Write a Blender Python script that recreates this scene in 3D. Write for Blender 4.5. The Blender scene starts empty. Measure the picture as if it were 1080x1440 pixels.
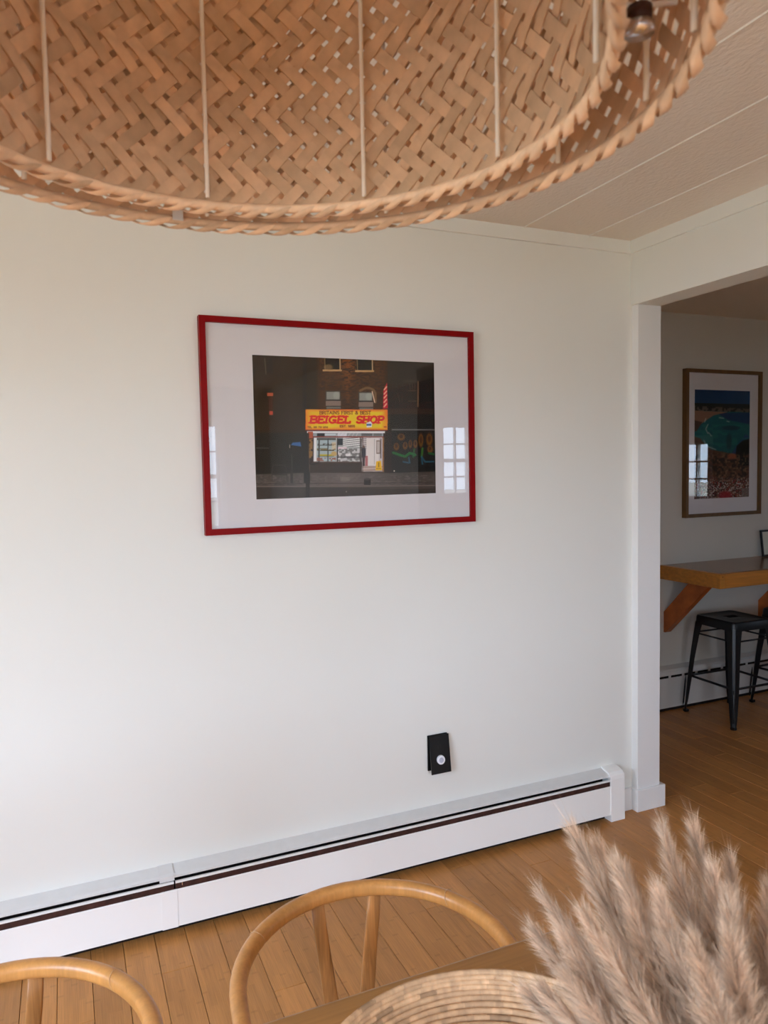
import bpy, bmesh, math, random
import numpy as np
from mathutils import Vector, Matrix
from math import pi, sin, cos, radians, atan2, sqrt, tan

rnd = random.Random(7)
sc = bpy.context.scene
COL = sc.collection

# ------------------------------------------------------------------ camera
CAM = Vector((-2.226, -2.484, 1.515))
YAW, PITCH, ROLL, FPX = radians(23.411), radians(3.436), radians(-1.096), 1040.26
fw = Vector((sin(YAW) * cos(PITCH), cos(YAW) * cos(PITCH), -sin(PITCH)))
r0 = Vector((cos(YAW), -sin(YAW), 0)); u0 = r0.cross(fw)
rt = cos(ROLL) * r0 + sin(ROLL) * u0
up = -sin(ROLL) * r0 + cos(ROLL) * u0
cd = bpy.data.cameras.new('camera')
cam = bpy.data.objects.new('camera', cd); COL.objects.link(cam)
M = Matrix((rt, up, -fw)).transposed().to_4x4(); M.translation = CAM
cam.matrix_world = M
cd.sensor_fit = 'VERTICAL'; cd.sensor_height = 36.0
cd.lens = 36.0 * FPX / 1440.0
cd.clip_start = 0.02; cd.clip_end = 200
cd.dof.use_dof = True; cd.dof.focus_distance = 2.9; cd.dof.aperture_fstop = 11.0
sc.camera = cam

# ------------------------------------------------------------------ world: overcast sky
w = bpy.data.worlds.new('overcast'); sc.world = w; w.use_nodes = True
nt = w.node_tree; nt.nodes.clear()
N = nt.nodes.new; L = nt.links.new
tc = N('ShaderNodeTexCoord'); sp = N('ShaderNodeSeparateXYZ'); L(tc.outputs['Generated'], sp.inputs[0])
cr = N('ShaderNodeValToRGB'); L(sp.outputs['Z'], cr.inputs[0])
cr.color_ramp.elements[0].position = 0.0; cr.color_ramp.elements[0].color = (0.31, 0.385, 0.48, 1)
cr.color_ramp.elements[1].position = 0.9; cr.color_ramp.elements[1].color = (0.89, 1.11, 1.50, 1)
nz = N('ShaderNodeTexNoise'); nz.inputs['Scale'].default_value = 2.5; nz.inputs['Detail'].default_value = 4
L(tc.outputs['Generated'], nz.inputs['Vector'])
mr = N('ShaderNodeMapRange'); mr.inputs['To Min'].default_value = 0.85; mr.inputs['To Max'].default_value = 1.15
L(nz.outputs['Fac'], mr.inputs['Value'])
mx = N('ShaderNodeVectorMath'); mx.operation = 'SCALE'; L(cr.outputs[0], mx.inputs[0]); L(mr.outputs[0], mx.inputs['Scale'])
bg = N('ShaderNodeBackground'); bg.inputs['Strength'].default_value = 24.0
L(mx.outputs[0], bg.inputs['Color'])
wo = N('ShaderNodeOutputWorld'); L(bg.outputs[0], wo.inputs[0])

# portals at the window openings (sampling helpers for the sky light)
WEST_X = -4.3; SOUTH_Y = -6.0; EAST_X = 4.5; BACK2_Y = 0.965; CEIL = 2.44
WIN_WEST = [(-5.60, -3.80, 0.60, 2.15), (-3.30, -1.45, 0.55, 2.15)]      # y0,y1,z0,z1
WIN_SOUTH = [(-2.75, -0.58, 0.85, 2.05), (2.265, 2.85, 1.13, 2.05)]    # x0,x1,z0,z1
WIN_EAST = [(-2.45, -1.87, 1.08, 1.75)]
def portal(name, loc, rot, sx, sy):
    d = bpy.data.lights.new(name, 'AREA'); d.shape = 'RECTANGLE'; d.size = sx; d.size_y = sy
    d.energy = 1.0; d.cycles.is_portal = True
    o = bpy.data.objects.new(name, d); o.location = loc; o.rotation_euler = rot; COL.objects.link(o)
for (a, b, c, d) in WIN_WEST: portal('daylight_portal', (WEST_X - .1, (a + b) / 2, (c + d) / 2), (0, -pi / 2, 0), d - c, b - a)
for (a, b, c, d) in WIN_SOUTH: portal('daylight_portal', ((a + b) / 2, SOUTH_Y - .1, (c + d) / 2), (pi / 2, 0, 0), b - a, d - c)
for (a, b, c, d) in WIN_EAST: portal('daylight_portal', (EAST_X + .1, (a + b) / 2, (c + d) / 2), (0, pi / 2, 0), d - c, b - a)

sc.view_settings.view_transform = 'Standard'; sc.view_settings.look = 'None'
sc.view_settings.gamma = 1.0; sc.view_settings.use_curve_mapping = False
sc.view_settings.exposure = 0.0
cy = sc.cycles
cy.use_denoising = True; cy.denoising_prefilter = 'ACCURATE'
cy.max_bounces = 10; cy.diffuse_bounces = 6; cy.glossy_bounces = 4; cy.transparent_max_bounces = 24
cy.caustics_reflective = False; cy.caustics_refractive = False
cy.sample_clamp_indirect = 8.0

# ------------------------------------------------------------------ helpers
def lin(c):
    return tuple(((x / 255.0) / 12.92 if x / 255.0 <= .04045 else ((x / 255.0 + .055) / 1.055) ** 2.4) for x in c)

def mat(name, col, rough=.5, spec=.5, metal=0.0, bump=None, var=None, tone=False, rand=0.0, coords='pos', trans=0.0, coat=0.0):
    """procedural principled material. bump=(scale,strength,dist,stretch) var=(scale,amount,stretch)"""
    m = bpy.data.materials.new(name); m.use_nodes = True
    nt = m.node_tree; b = nt.nodes['Principled BSDF']; N = nt.nodes.new; L = nt.links.new
    b.inputs['Base Color'].default_value = (*col, 1); b.inputs['Roughness'].default_value = rough
    b.inputs['Metallic'].default_value = metal; b.inputs['Specular IOR Level'].default_value = spec
    if coat: b.inputs['Coat Weight'].default_value = coat; b.inputs['Coat Roughness'].default_value = .15
    if coords == 'pos': src = N('ShaderNodeNewGeometry').outputs['Position']
    else: src = N('ShaderNodeTexCoord').outputs['Object']
    fac = None
    def mult(a, bb):
        x = N('ShaderNodeMath'); x.operation = 'MULTIPLY'
        L(a, x.inputs[0]); L(bb, x.inputs[1]); return x.outputs[0]
    if var:
        mp = N('ShaderNodeMapping'); mp.inputs['Scale'].default_value = var[2]; L(src, mp.inputs[0])
        n = N('ShaderNodeTexNoise'); n.inputs['Scale'].default_value = var[0]; n.inputs['Detail'].default_value = 5
        L(mp.outputs[0], n.inputs['Vector'])
        r = N('ShaderNodeMapRange'); r.inputs['From Min'].default_value = .25; r.inputs['From Max'].default_value = .75
        r.inputs['To Min'].default_value = 1 - var[1]; r.inputs['To Max'].default_value = 1 + var[1]; L(n.outputs['Fac'], r.inputs['Value'])
        fac = r.outputs[0]
    if tone:
        a = N('ShaderNodeAttribute'); a.attribute_name = 'tone'
        fac = mult(fac, a.outputs['Fac']) if fac else a.outputs['Fac']
    if rand:
        oi = N('ShaderNodeObjectInfo'); r = N('ShaderNodeMapRange'); r.inputs['To Min'].default_value = 1 - rand; r.inputs['To Max'].default_value = 1 + rand
        L(oi.outputs['Random'], r.inputs['Value']); fac = mult(fac, r.outputs[0]) if fac else r.outputs[0]
    if fac:
        v = N('ShaderNodeVectorMath'); v.operation = 'SCALE'; v.inputs[0].default_value = col; L(fac, v.inputs['Scale'])
        L(v.outputs[0], b.inputs['Base Color'])
    if bump:
        mp = N('ShaderNodeMapping'); mp.inputs['Scale'].default_value = bump[3]; L(src, mp.inputs[0])
        n = N('ShaderNodeTexNoise'); n.inputs['Scale'].default_value = bump[0]; n.inputs['Detail'].default_value = 4
        L(mp.outputs[0], n.inputs['Vector'])
        bp = N('ShaderNodeBump'); bp.inputs['Strength'].default_value = bump[1]; bp.inputs['Distance'].default_value = bump[2]
        L(n.outputs['Fac'], bp.inputs['Height']); L(bp.outputs[0], b.inputs['Normal'])
    if trans:
        t = N('ShaderNodeBsdfTranslucent'); t.inputs['Color'].default_value = (*col, 1)
        if fac: L(v.outputs[0], t.inputs['Color'])
        ms = N('ShaderNodeMixShader'); ms.inputs[0].default_value = trans
        L(b.outputs[0], ms.inputs[1]); L(t.outputs[0], ms.inputs[2]); L(ms.outputs[0], nt.nodes['Material Output'].inputs[0])
    return m

ONE = (1, 1, 1)
WALL = (.80, .80, .755)
m_wall = mat('wall_paint', WALL, .55, .35, bump=(220, .12, .0006, ONE), var=(1.3, .012, ONE))
m_clay = mat('bounce_tint_paint', (.66, .62, .52), .6, .3)  # invented colour for unseen walls, dims and warms the bounce light
m_dim = mat('bounce_dimming_paint', (.34, .30, .25), .6, .3)  # dark colour given to an unseen wall to cut kitchen bounce light
m_wall2 = mat('kitchen_shade_paint', (.64, .61, .55), .6, .3, bump=(220, .12, .0006, ONE))  # same paint as the dining wall, darkened to carry the kitchen's shade
m_trim = mat('trim_paint', (.82, .815, .80), .38, .45, bump=(160, .05, .0004, ONE))
m_ceil = mat('ceiling_texture', (.84, .765, .68), .75, .2, bump=(75, .9, .004, (1, .55, 1)))
m_ceilbead = mat('ceiling_joint_highlight', (.88, .84, .78), .5, .4)  # paler than the panels: bevel highlights put into the colour
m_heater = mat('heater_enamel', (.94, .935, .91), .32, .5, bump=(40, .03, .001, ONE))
m_heatertop = mat('heater_top_enamel', (.70, .70, .69), .4, .5, var=(30, .03, ONE))
m_heatdark = mat('heater_dark_slot', (.012, .009, .008), .7, .2)
m_heatbrown = mat('heater_rust_brown', (.045, .016, .012), .5, .4, var=(60, .5, ONE))
m_black = mat('black_plastic', (.004, .004, .0045), .32, .35)
m_blackmetal = mat('black_powder_metal', (.005, .005, .006), .34, .4)
m_white = mat('white_plastic', (.82, .83, .88), .35, .5)
m_red = mat('red_lacquer', (.23, .0006, .002), .42, .12, bump=(60, .05, .0005, (1, 1, 1)))
m_oakframe = mat('oak_frame_wood', (.14, .068, .018), .45, .4, var=(40, .25, (1, 1, .08)))
m_mount = mat('mount_board', (.74, .715, .74), .8, .2)
m_counter = mat('orange_pine', (.46, .175, .024), .33, .5, var=(9, .25, (.6, 4, 8)), bump=(30, .06, .001, (.2, 3, 3)))
m_countertop = mat('varnished_pine_top', (.34, .17, .07), .22, .6, var=(9, .15, (.5, 6, 4)))
m_brace = mat('red_brown_pine', (.40, .105, .02), .4, .4, var=(12, .3, (5, 1, 1)))
m_metal = mat('brushed_metal', (.75, .75, .78), .25, .5, metal=1.0)
m_rod = mat('white_coated_wire', (.82, .76, .70), .4, .5)
m_tag = mat('grey_clip', (.62, .60, .58), .5, .4)
m_vase = mat('stoneware', (.75, .72, .66), .5, .4, var=(30, .06, ONE))
m_bulb = mat('opal_glass', (.85, .84, .80), .25, .5)
m_cream = mat('cream_card', (.62, .62, .52), .6, .3)
m_bark = mat('bark', (.10, .08, .065), .9, .2, var=(8, .4, (1, 1, .2)))
m_ground = mat('winter_ground', (.20, .18, .13), .95, .1, var=(.7, .5, ONE))
m_cord = mat('papercord', (.62, .50, .33), .8, .2, var=(40, .15, ONE))

def wood(name, col, rough, axis, coords='pos', scale=1.0, amount=.28, tone=False, coat=0.0):
    """grain running along axis: stretched noise, plus fine pores"""
    m = bpy.data.materials.new(name); m.use_nodes = True
    nt = m.node_tree; b = nt.nodes['Principled BSDF']; N = nt.nodes.new; L = nt.links.new
    b.inputs['Roughness'].default_value = rough; b.inputs['Specular IOR Level'].default_value = .45
    if coat: b.inputs['Coat Weight'].default_value = coat; b.inputs['Coat Roughness'].default_value = .2
    src = N('ShaderNodeNewGeometry').outputs['Position'] if coords == 'pos' else N('ShaderNodeTexCoord').outputs['Object']
    def noise(sc_, st, lo, hi, det=4):
        mp = N('ShaderNodeMapping'); mp.inputs['Scale'].default_value = st; L(src, mp.inputs[0])
        n = N('ShaderNodeTexNoise'); n.inputs['Scale'].default_value = sc_; n.inputs['Detail'].default_value = det; n.inputs['Distortion'].default_value = .6
        L(mp.outputs[0], n.inputs['Vector'])
        r = N('ShaderNodeMapRange'); r.inputs['From Min'].default_value = .3; r.inputs['From Max'].default_value = .7
        r.inputs['To Min'].default_value = lo; r.inputs['To Max'].default_value = hi; L(n.outputs['Fac'], r.inputs['Value']); return r.outputs[0]
    st1 = [1, 1, 1]; st1[axis] = .06; st2 = [1, 1, 1]; st2[axis] = .02
    f1 = noise(38 * scale, st1, 1 - amount, 1 + amount * .6); f2 = noise(260 * scale, st2, 1 - amount * .5, 1 + amount * .35, 2)
    x = N('ShaderNodeMath'); x.operation = 'MULTIPLY'; L(f1, x.inputs[0]); L(f2, x.inputs[1]); f = x.outputs[0]
    if tone:
        a = N('ShaderNodeAttribute'); a.attribute_name = 'tone'; y = N('ShaderNodeMath'); y.operation = 'MULTIPLY'
        L(f, y.inputs[0]); L(a.outputs['Fac'], y.inputs[1]); f = y.outputs[0]
    v = N('ShaderNodeVectorMath'); v.operation = 'SCALE'; v.inputs[0].default_value = col; L(f, v.inputs['Scale'])
    L(v.outputs[0], b.inputs['Base Color'])
    bp = N('ShaderNodeBump'); bp.inputs['Strength'].default_value = .08; bp.inputs['Distance'].default_value = .001
    L(f2, bp.inputs['Height']); L(bp.outputs[0], b.inputs['Normal'])
    return m

m_chair = wood('honey_beech', (.57, .265, .075), .36, 2, scale=.7, amount=.16, coat=.12)
m_table = wood('table_oak', (.37, .175, .048), .36, 0, scale=.8, amount=.22, coat=.15)

# bamboo floor: fine strips inside each board, short grain and knuckle marks
def bamboo_floor():
    m = bpy.data.materials.new('bamboo_flooring'); m.use_nodes = True
    nt = m.node_tree; b = nt.nodes['Principled BSDF']; N = nt.nodes.new; L = nt.links.new
    b.inputs['Roughness'].default_value = .36; b.inputs['Specular IOR Level'].default_value = .32
    pos = N('ShaderNodeNewGeometry').outputs['Position']
    def mth(op, a, bb):
        x = N('ShaderNodeMath'); x.operation = op
        for i, v in enumerate((a, bb)):
            if isinstance(v, (int, float)): x.inputs[i].default_value = v
            elif v is not None: L(v, x.inputs[i])
        return x.outputs[0]
    sep = N('ShaderNodeSeparateXYZ'); L(pos, sep.inputs[0])
    ix = mth('FLOOR', mth('DIVIDE', sep.outputs['X'], .0192), None)
    wn = N('ShaderNodeTexWhiteNoise'); wn.noise_dimensions = '1D'; L(ix, wn.inputs['W'])
    yo = mth('ADD', mth('DIVIDE', sep.outputs['Y'], .34), mth('MULTIPLY', wn.outputs['Value'], 7.0))
    iy = mth('FLOOR', yo, None)
    cmb = N('ShaderNodeCombineXYZ'); L(ix, cmb.inputs[0]); L(iy, cmb.inputs[1])
    w2 = N('ShaderNodeTexWhiteNoise'); w2.noise_dimensions = '3D'; L(cmb.outputs[0], w2.inputs['Vector'])
    strip = N('ShaderNodeMapRange'); strip.inputs['To Min'].default_value = .93; strip.inputs['To Max'].default_value = 1.07; L(w2.outputs['Value'], strip.inputs['Value'])
    def noise(s, st, lo, hi):
        mp = N('ShaderNodeMapping'); mp.inputs['Scale'].default_value = st; L(pos, mp.inputs[0])
        n = N('ShaderNodeTexNoise'); n.inputs['Scale'].default_value = s; n.inputs['Detail'].default_value = 4; L(mp.outputs[0], n.inputs['Vector'])
        r = N('ShaderNodeMapRange'); r.inputs['From Min'].default_value = .3; r.inputs['From Max'].default_value = .7
        r.inputs['To Min'].default_value = lo; r.inputs['To Max'].default_value = hi; L(n.outputs['Fac'], r.inputs['Value']); return r.outputs[0]
    g1 = noise(420, (1, .02, 1), .84, 1.10); g2 = noise(60, (1, .12, 1), .93, 1.06)
    # knuckles: thin dark line across each fine strip
    kf = mth('FRACT', yo, None)
    kd = mth('ABSOLUTE', mth('SUBTRACT', kf, .5), None)
    kn = N('ShaderNodeMapRange'); kn.inputs['From Min'].default_value = .004; kn.inputs['From Max'].default_value = .018
    kn.inputs['To Min'].default_value = .86; kn.inputs['To Max'].default_value = 1; L(kd, kn.inputs['Value'])
    at = N('ShaderNodeAttribute'); at.attribute_name = 'tone'
    f = mth('MULTIPLY', mth('MULTIPLY', strip.outputs[0], g1), mth('MULTIPLY', mth('MULTIPLY', g2, kn.outputs[0]), at.outputs['Fac']))
    v = N('ShaderNodeVectorMath'); v.operation = 'SCALE'; v.inputs[0].default_value = (.50, .222, .064); L(f, v.inputs['Scale'])
    L(v.outputs[0], b.inputs['Base Color'])
    bp = N('ShaderNodeBump'); bp.inputs['Strength'].default_value = .06; bp.inputs['Distance'].default_value = .001; L(g1, bp.inputs['Height']); L(bp.outputs[0], b.inputs['Normal'])
    return m
m_floor = bamboo_floor()
m_floorgap = mat('floor_joint', (.07, .035, .018), .8, .2)

def glass_mat(name, tint=(1, 1, 1)):
    m = bpy.data.materials.new(name); m.use_nodes = True
    nt = m.node_tree; nt.nodes.clear(); N = nt.nodes.new; L = nt.links.new
    fr = N('ShaderNodeFresnel'); ge = N('ShaderNodeNewGeometry')      # a thin pane reflects the same from both sides
    io = N('ShaderNodeMapRange'); io.inputs['To Min'].default_value = 1.58; io.inputs['To Max'].default_value = 1 / 1.58
    L(ge.outputs['Backfacing'], io.inputs['Value']); L(io.outputs[0], fr.inputs['IOR'])
    tr = N('ShaderNodeBsdfTransparent'); tr.inputs[0].default_value = (*tint, 1)
    gl = N('ShaderNodeBsdfGlossy'); gl.inputs['Roughness'].default_value = 0.0
    ms = N('ShaderNodeMixShader'); L(fr.outputs[0], ms.inputs[0]); L(tr.outputs[0], ms.inputs[1]); L(gl.outputs[0], ms.inputs[2])
    o = N('ShaderNodeOutputMaterial'); L(ms.outputs[0], o.inputs[0]); return m
m_glass = glass_mat('clear_glass')

class MB:
    """collects geometry for ONE mesh object"""
    def __init__(s): s.v = []; s.f = []; s.mi = []; s.t = []; s.sm = []
    def add(s, v, f, mi=0, tone=1.0, smooth=False):
        o = len(s.v); s.v += [tuple(p) for p in v]
        for q in f: s.f.append(tuple(i + o for i in q)); s.mi.append(mi); s.t.append(tone); s.sm.append(smooth)
        return s
    def box(s, x0, x1, y0, y1, z0, z1, b=0.0, mi=0, tone=1.0):
        if b <= 0:
            v = [(x0, y0, z0), (x1, y0, z0), (x1, y1, z0), (x0, y1, z0), (x0, y0, z1), (x1, y0, z1), (x1, y1, z1), (x0, y1, z1)]
            return s.add(v, [(3, 2, 1, 0), (4, 5, 6, 7), (0, 1, 5, 4), (1, 2, 6, 5), (2, 3, 7, 6), (3, 0, 4, 7)], mi, tone)
        bm = bmesh.new(); bmesh.ops.create_cube(bm, size=1.0)
        for q in bm.verts: q.co = Vector(((x0 + x1) / 2 + q.co.x * (x1 - x0), (y0 + y1) / 2 + q.co.y * (y1 - y0), (z0 + z1) / 2 + q.co.z * (z1 - z0)))
        bmesh.ops.bevel(bm, geom=bm.edges[:], offset=b, segments=2, affect='EDGES', profile=.5)
        return s.bm(bm, mi, tone)
    def bm(s, bm, mi=0, tone=1.0, smooth=False):
        bm.verts.index_update()
        s.add([q.co[:] for q in bm.verts], [[q.index for q in f.verts] for f in bm.faces], mi, tone, smooth); bm.free(); return s
    def prism(s, prof, x0, x1, axis=0, mi=0, tone=1.0):
        """profile [(a,b)...] extruded along an axis (0:x with (y,z); 1:y with (x,z); 2:z with (x,y))"""
        n = len(prof)
        def P(t, a, b): return (t, a, b) if axis == 0 else ((a, t, b) if axis == 1 else (a, b, t))
        v = [P(x0, *q) for q in prof] + [P(x1, *q) for q in prof]
        f = [(i, (i + 1) % n, n + (i + 1) % n, n + i) for i in range(n)] + [tuple(range(n - 1, -1, -1)), tuple(range(n, 2 * n))]
        return s.add(v, f, mi, tone)
    def sweep(s, path, prof, closed=False, upv=Vector((0, 0, 1)), mi=0, tone=1.0, smooth=True, scale=None, cap=True):
        """sweep a 2D profile (side, up) along path"""
        P = [Vector(p) for p in path]; n = len(P); k = len(prof); v = []
        for i in range(n):
            if closed: t = P[(i + 1) % n] - P[i - 1]
            else: t = P[min(i + 1, n - 1)] - P[max(i - 1, 0)]
            t.normalize(); sd = t.cross(upv)
            if sd.length < 1e-4: sd = t.cross(Vector((1, 0, 0)))
            sd.normalize(); uu = sd.cross(t); q = scale[i] if scale else 1.0
            for a, b in prof: v.append(P[i] + sd * a * q + uu * b * q)
        f = []
        for i in range(n if closed else n - 1):
            j = (i + 1) % n
            for a in range(k): f.append((i * k + a, i * k + (a + 1) % k, j * k + (a + 1) % k, j * k + a))
        if not closed and cap: f += [tuple(range(k - 1, -1, -1)), tuple(range((n - 1) * k, n * k))]
        return s.add(v, f, mi, tone, smooth)
    def tube(s, path, r, k=8, **kw):
        return s.sweep(path, [(r * cos(2 * pi * i / k), r * sin(2 * pi * i / k)) for i in range(k)], **kw)
    def lathe(s, prof, c=(0, 0, 0), n=40, mi=0, tone=1.0, smooth=True):
        v = []; f = []; k = len(prof)
        for i in range(n):
            a = 2 * pi * i / n
            v += [(c[0] + r * cos(a), c[1] + r * sin(a), c[2] + z) for r, z in prof]
        for i in range(n):
            j = (i + 1) % n
            for a in range(k - 1): f.append((i * k + a, j * k + a, j * k + a + 1, i * k + a + 1))
        return s.add(v, f, mi, tone, smooth)
    def mesh(s, name, mats):
        me = bpy.data.meshes.new(name); me.from_pydata(s.v, [], s.f)
        for m in (mats if isinstance(mats, (list, tuple)) else [mats]): me.materials.append(m)
        me.polygons.foreach_set('material_index', s.mi); me.polygons.foreach_set('use_smooth', s.sm)
        at = me.attributes.new('tone', 'FLOAT', 'FACE'); at.data.foreach_set('value', s.t)
        me.update(); return me
    def build(s, name, mats, parent=None, loc=None):
        o = bpy.data.objects.new(name, s.mesh(name, mats)); COL.objects.link(o)
        if parent is not None: o.parent = parent
        if loc: o.location = loc
        return o

def rrect(w_, h_, r, n=3):
    p = []
    for cx, cy_, a0 in ((w_ / 2 - r, h_ / 2 - r, 0), (-w_ / 2 + r, h_ / 2 - r, 90), (-w_ / 2 + r, -h_ / 2 + r, 180), (w_ / 2 - r, -h_ / 2 + r, 270)):
        for i in range(n + 1):
            a = radians(a0 + 90 * i / n); p.append((cx + r * cos(a), cy_ + r * sin(a)))
    return p

def empty(name, loc, label, cat, group=None, rz=0):
    o = bpy.data.objects.new(name, None); COL.objects.link(o); o.location = loc; o.rotation_euler = (0, 0, rz)
    o.empty_display_size = .05
    return tag(o, label, cat, group)
def tag(o, label, cat, group=None):
    o['label'] = label; o['category'] = cat
    if group: o['group'] = group
    return o
def struct(o, label=None, cat=None):
    o['kind'] = 'structure'
    if label: o['label'] = label
    if cat: o['category'] = cat
    return o

# ------------------------------------------------------------------ floor
FZ = 0.0
fl = struct(MB().box(WEST_X - .1, EAST_X + .1, SOUTH_Y - .1, BACK2_Y + .1, -.12, -.0085).build('floor', m_floorgap), 'warm bamboo board floor running from the dining side into the darker kitchen', 'floor')
PW, PL = .0965, .96
X0, X1, Y0, Y1 = -3.02, 2.30, -1.62, BACK2_Y
rest = MB()
ix0 = int(math.floor((WEST_X) / PW)); ix1 = int(math.ceil(EAST_X / PW))
for ix in range(ix0, ix1):
    xa = ix * PW + .0135; xb = xa + PW
    off = random.Random(ix * 13 + 5).random() * PL
    k = int(math.floor((SOUTH_Y - off) / PL))
    while k * PL + off < BACK2_Y:
        ya, yb = k * PL + off, (k + 1) * PL + off; k += 1
        ya = max(ya, SOUTH_Y); yb = min(yb, BACK2_Y)
        if yb - ya < .02: continue
        tn = random.Random(ix * 977 + k * 31).uniform(.86, 1.10)
        g = .0007; b = .0012
        xl, xr, yl, yr = xa + g, xb - g, ya + g, yb - g
        v = [(xl, yl, -.0085), (xr, yl, -.0085), (xr, yr, -.0085), (xl, yr, -.0085),
             (xl, yl, -b), (xr, yl, -b), (xr, yr, -b), (xl, yr, -b),
             (xl + b, yl + b, 0), (xr - b, yl + b, 0), (xr - b, yr - b, 0), (xl + b, yr - b, 0)]
        f = [(0, 1, 5, 4), (1, 2, 6, 5), (2, 3, 7, 6), (3, 0, 4, 7), (4, 5, 9, 8), (5, 6, 10, 9), (6, 7, 11, 10), (7, 4, 8, 11), (8, 9, 10, 11)]
        vis = xb > X0 and xa < X1 and yb > Y0 and not (xb < -.0 and ya > 0) and not (ya > 0 and xb < .95)
        if vis: MB().add(v, f, 0, tn).build('floor_board', m_floor, fl)
        else: rest.add(v, f, 0, tn)
o = rest.build('floor_boards_beyond', m_floor, fl); o['kind'] = 'stuff'

# ------------------------------------------------------------------ ceiling: long textured panels with joints painted pale for the light their bevels catch
ce = struct(MB().box(WEST_X - .1, .02, SOUTH_Y - .1, .1, CEIL + .006, CEIL + .08).build('ceiling', m_ceilbead), 'textured beige panel ceiling over the dining side', 'ceiling')
xs = -.225
def ceiling_bead(x): MB().prism([(x - .0022, CEIL + .005), (x - .0014, CEIL - .0030), (x + .0014, CEIL - .0030), (x + .0022, CEIL + .005)], SOUTH_Y, 0.0, axis=1).build('highlight_bead', m_ceilbead, ce)
edges = [0.0]
while xs > WEST_X: edges.append(xs); xs -= .3135
edges.append(WEST_X)
for a, b in zip(edges[:-1], edges[1:]):
    if a - b < .01: continue
    if b > WEST_X: ceiling_bead(b)
    g = .0012; c = .003
    MB().prism([(b + g, CEIL + .006), (b + g, CEIL + c), (b + g + c, CEIL), (a - g - c, CEIL), (a - g, CEIL + c), (a - g, CEIL + .006)], SOUTH_Y, 0.0, axis=1).build('ceiling_panel', m_ceil, ce)
struct(MB().box(.0, EAST_X + .1, SOUTH_Y - .1, BACK2_Y + .1, 2.415, 2.52).build('ceiling_kitchen', mat('kitchen_ceiling', (.80, .72, .64), .8, .2, bump=(75, .5, .002, ONE))), 'plain kitchen ceiling', 'ceiling')

# ------------------------------------------------------------------ walls
def wall_with_holes(name, axis, at, th, a0, a1, z0, z1, holes, m, label):
    """axis 'x': plane x=at spanning y a0..a1 ; axis 'y': plane y=at spanning x."""
    mb = MB(); cur = a0
    def bx(p, q, zz0, zz1):
        if q - p < 1e-4 or zz1 - zz0 < 1e-4: return
        lo, hi = min(at, at + th), max(at, at + th)
        if axis == 'x': mb.box(lo, hi, p, q, zz0, zz1)
        else: mb.box(p, q, lo, hi, zz0, zz1)
    for h in sorted(holes):
        bx(cur, h[0], z0, z1); bx(h[0], h[1], z0, h[2]); bx(h[0], h[1], h[3], z1); cur = h[1]
    bx(cur, a1, z0, z1)
    return struct(mb.build(name, m), label, 'wall')
wall_with_holes('wall_back', 'y', 0.0, .12, WEST_X - .1, .13, -.1, 2.5, [], m_wall, 'pale cream dining wall behind the red picture')
wall_with_holes('wall_left', 'x', WEST_X, -.14, SOUTH_Y - .1, .1, -.1, 2.5, WIN_WEST, m_clay, 'unseen dining wall with the large windows, clay colour added to warm the bounce light')
wall_with_holes('wall_front', 'y', SOUTH_Y, -.14, WEST_X - .1, EAST_X + .1, -.1, 2.55, WIN_SOUTH, m_clay, 'wall behind the camera with two small windows')
wall_with_holes('wall_kitchen_back', 'y', BACK2_Y, .12, .0, EAST_X + .1, -.1, 2.5, [], m_wall2, 'shaded kitchen wall behind the counter')
wall_with_holes('wall_kitchen_left', 'x', .13, -.12, .12, BACK2_Y + .1, -.1, 2.5, [], m_wall2, 'short kitchen wall hidden behind the post')
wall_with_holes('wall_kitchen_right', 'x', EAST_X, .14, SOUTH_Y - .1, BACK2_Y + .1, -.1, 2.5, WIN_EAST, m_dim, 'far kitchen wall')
struct(MB().box(.0, .130, SOUTH_Y, -2.1, -.1, 2.18).build('wall_light_block', m_wall), 'unseen wall added behind the camera to keep light out of the kitchen', 'wall')  # added to narrow the opening and block daylight from the kitchen
# header beam over the opening + post + base block
struct(MB().box(.0, .130, SOUTH_Y, -.0005, 2.176, 2.46, b=.002).build('trim_1', m_wall), 'cream header beam over the kitchen opening', 'beam')
post = struct(MB().box(.009, .133, -.036, 0.003, .0, 2.176, b=.0015).build('trim_2', m_trim), 'white post at the kitchen opening', 'post')
MB().box(.000, .158, -.046, 0.002, .0, .098, b=.003).build('base_block', m_trim, post)
struct(MB().box(-.0895, .0, -.012, .001, .0, .100, b=.002).build('baseboard_back', m_trim), 'short white baseboard between heater and post', 'baseboard')
struct(MB().box(WEST_X, .0, -.011, .001, 2.388, 2.445, b=.0015).build('trim_3', m_wall), 'flat crown strip on the dining wall', 'trim')
struct(MB().box(-.011, .001, SOUTH_Y, -.011, 2.388, 2.445, b=.0015).build('trim_4', m_wall), 'flat crown strip on the header beam', 'trim')

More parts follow.
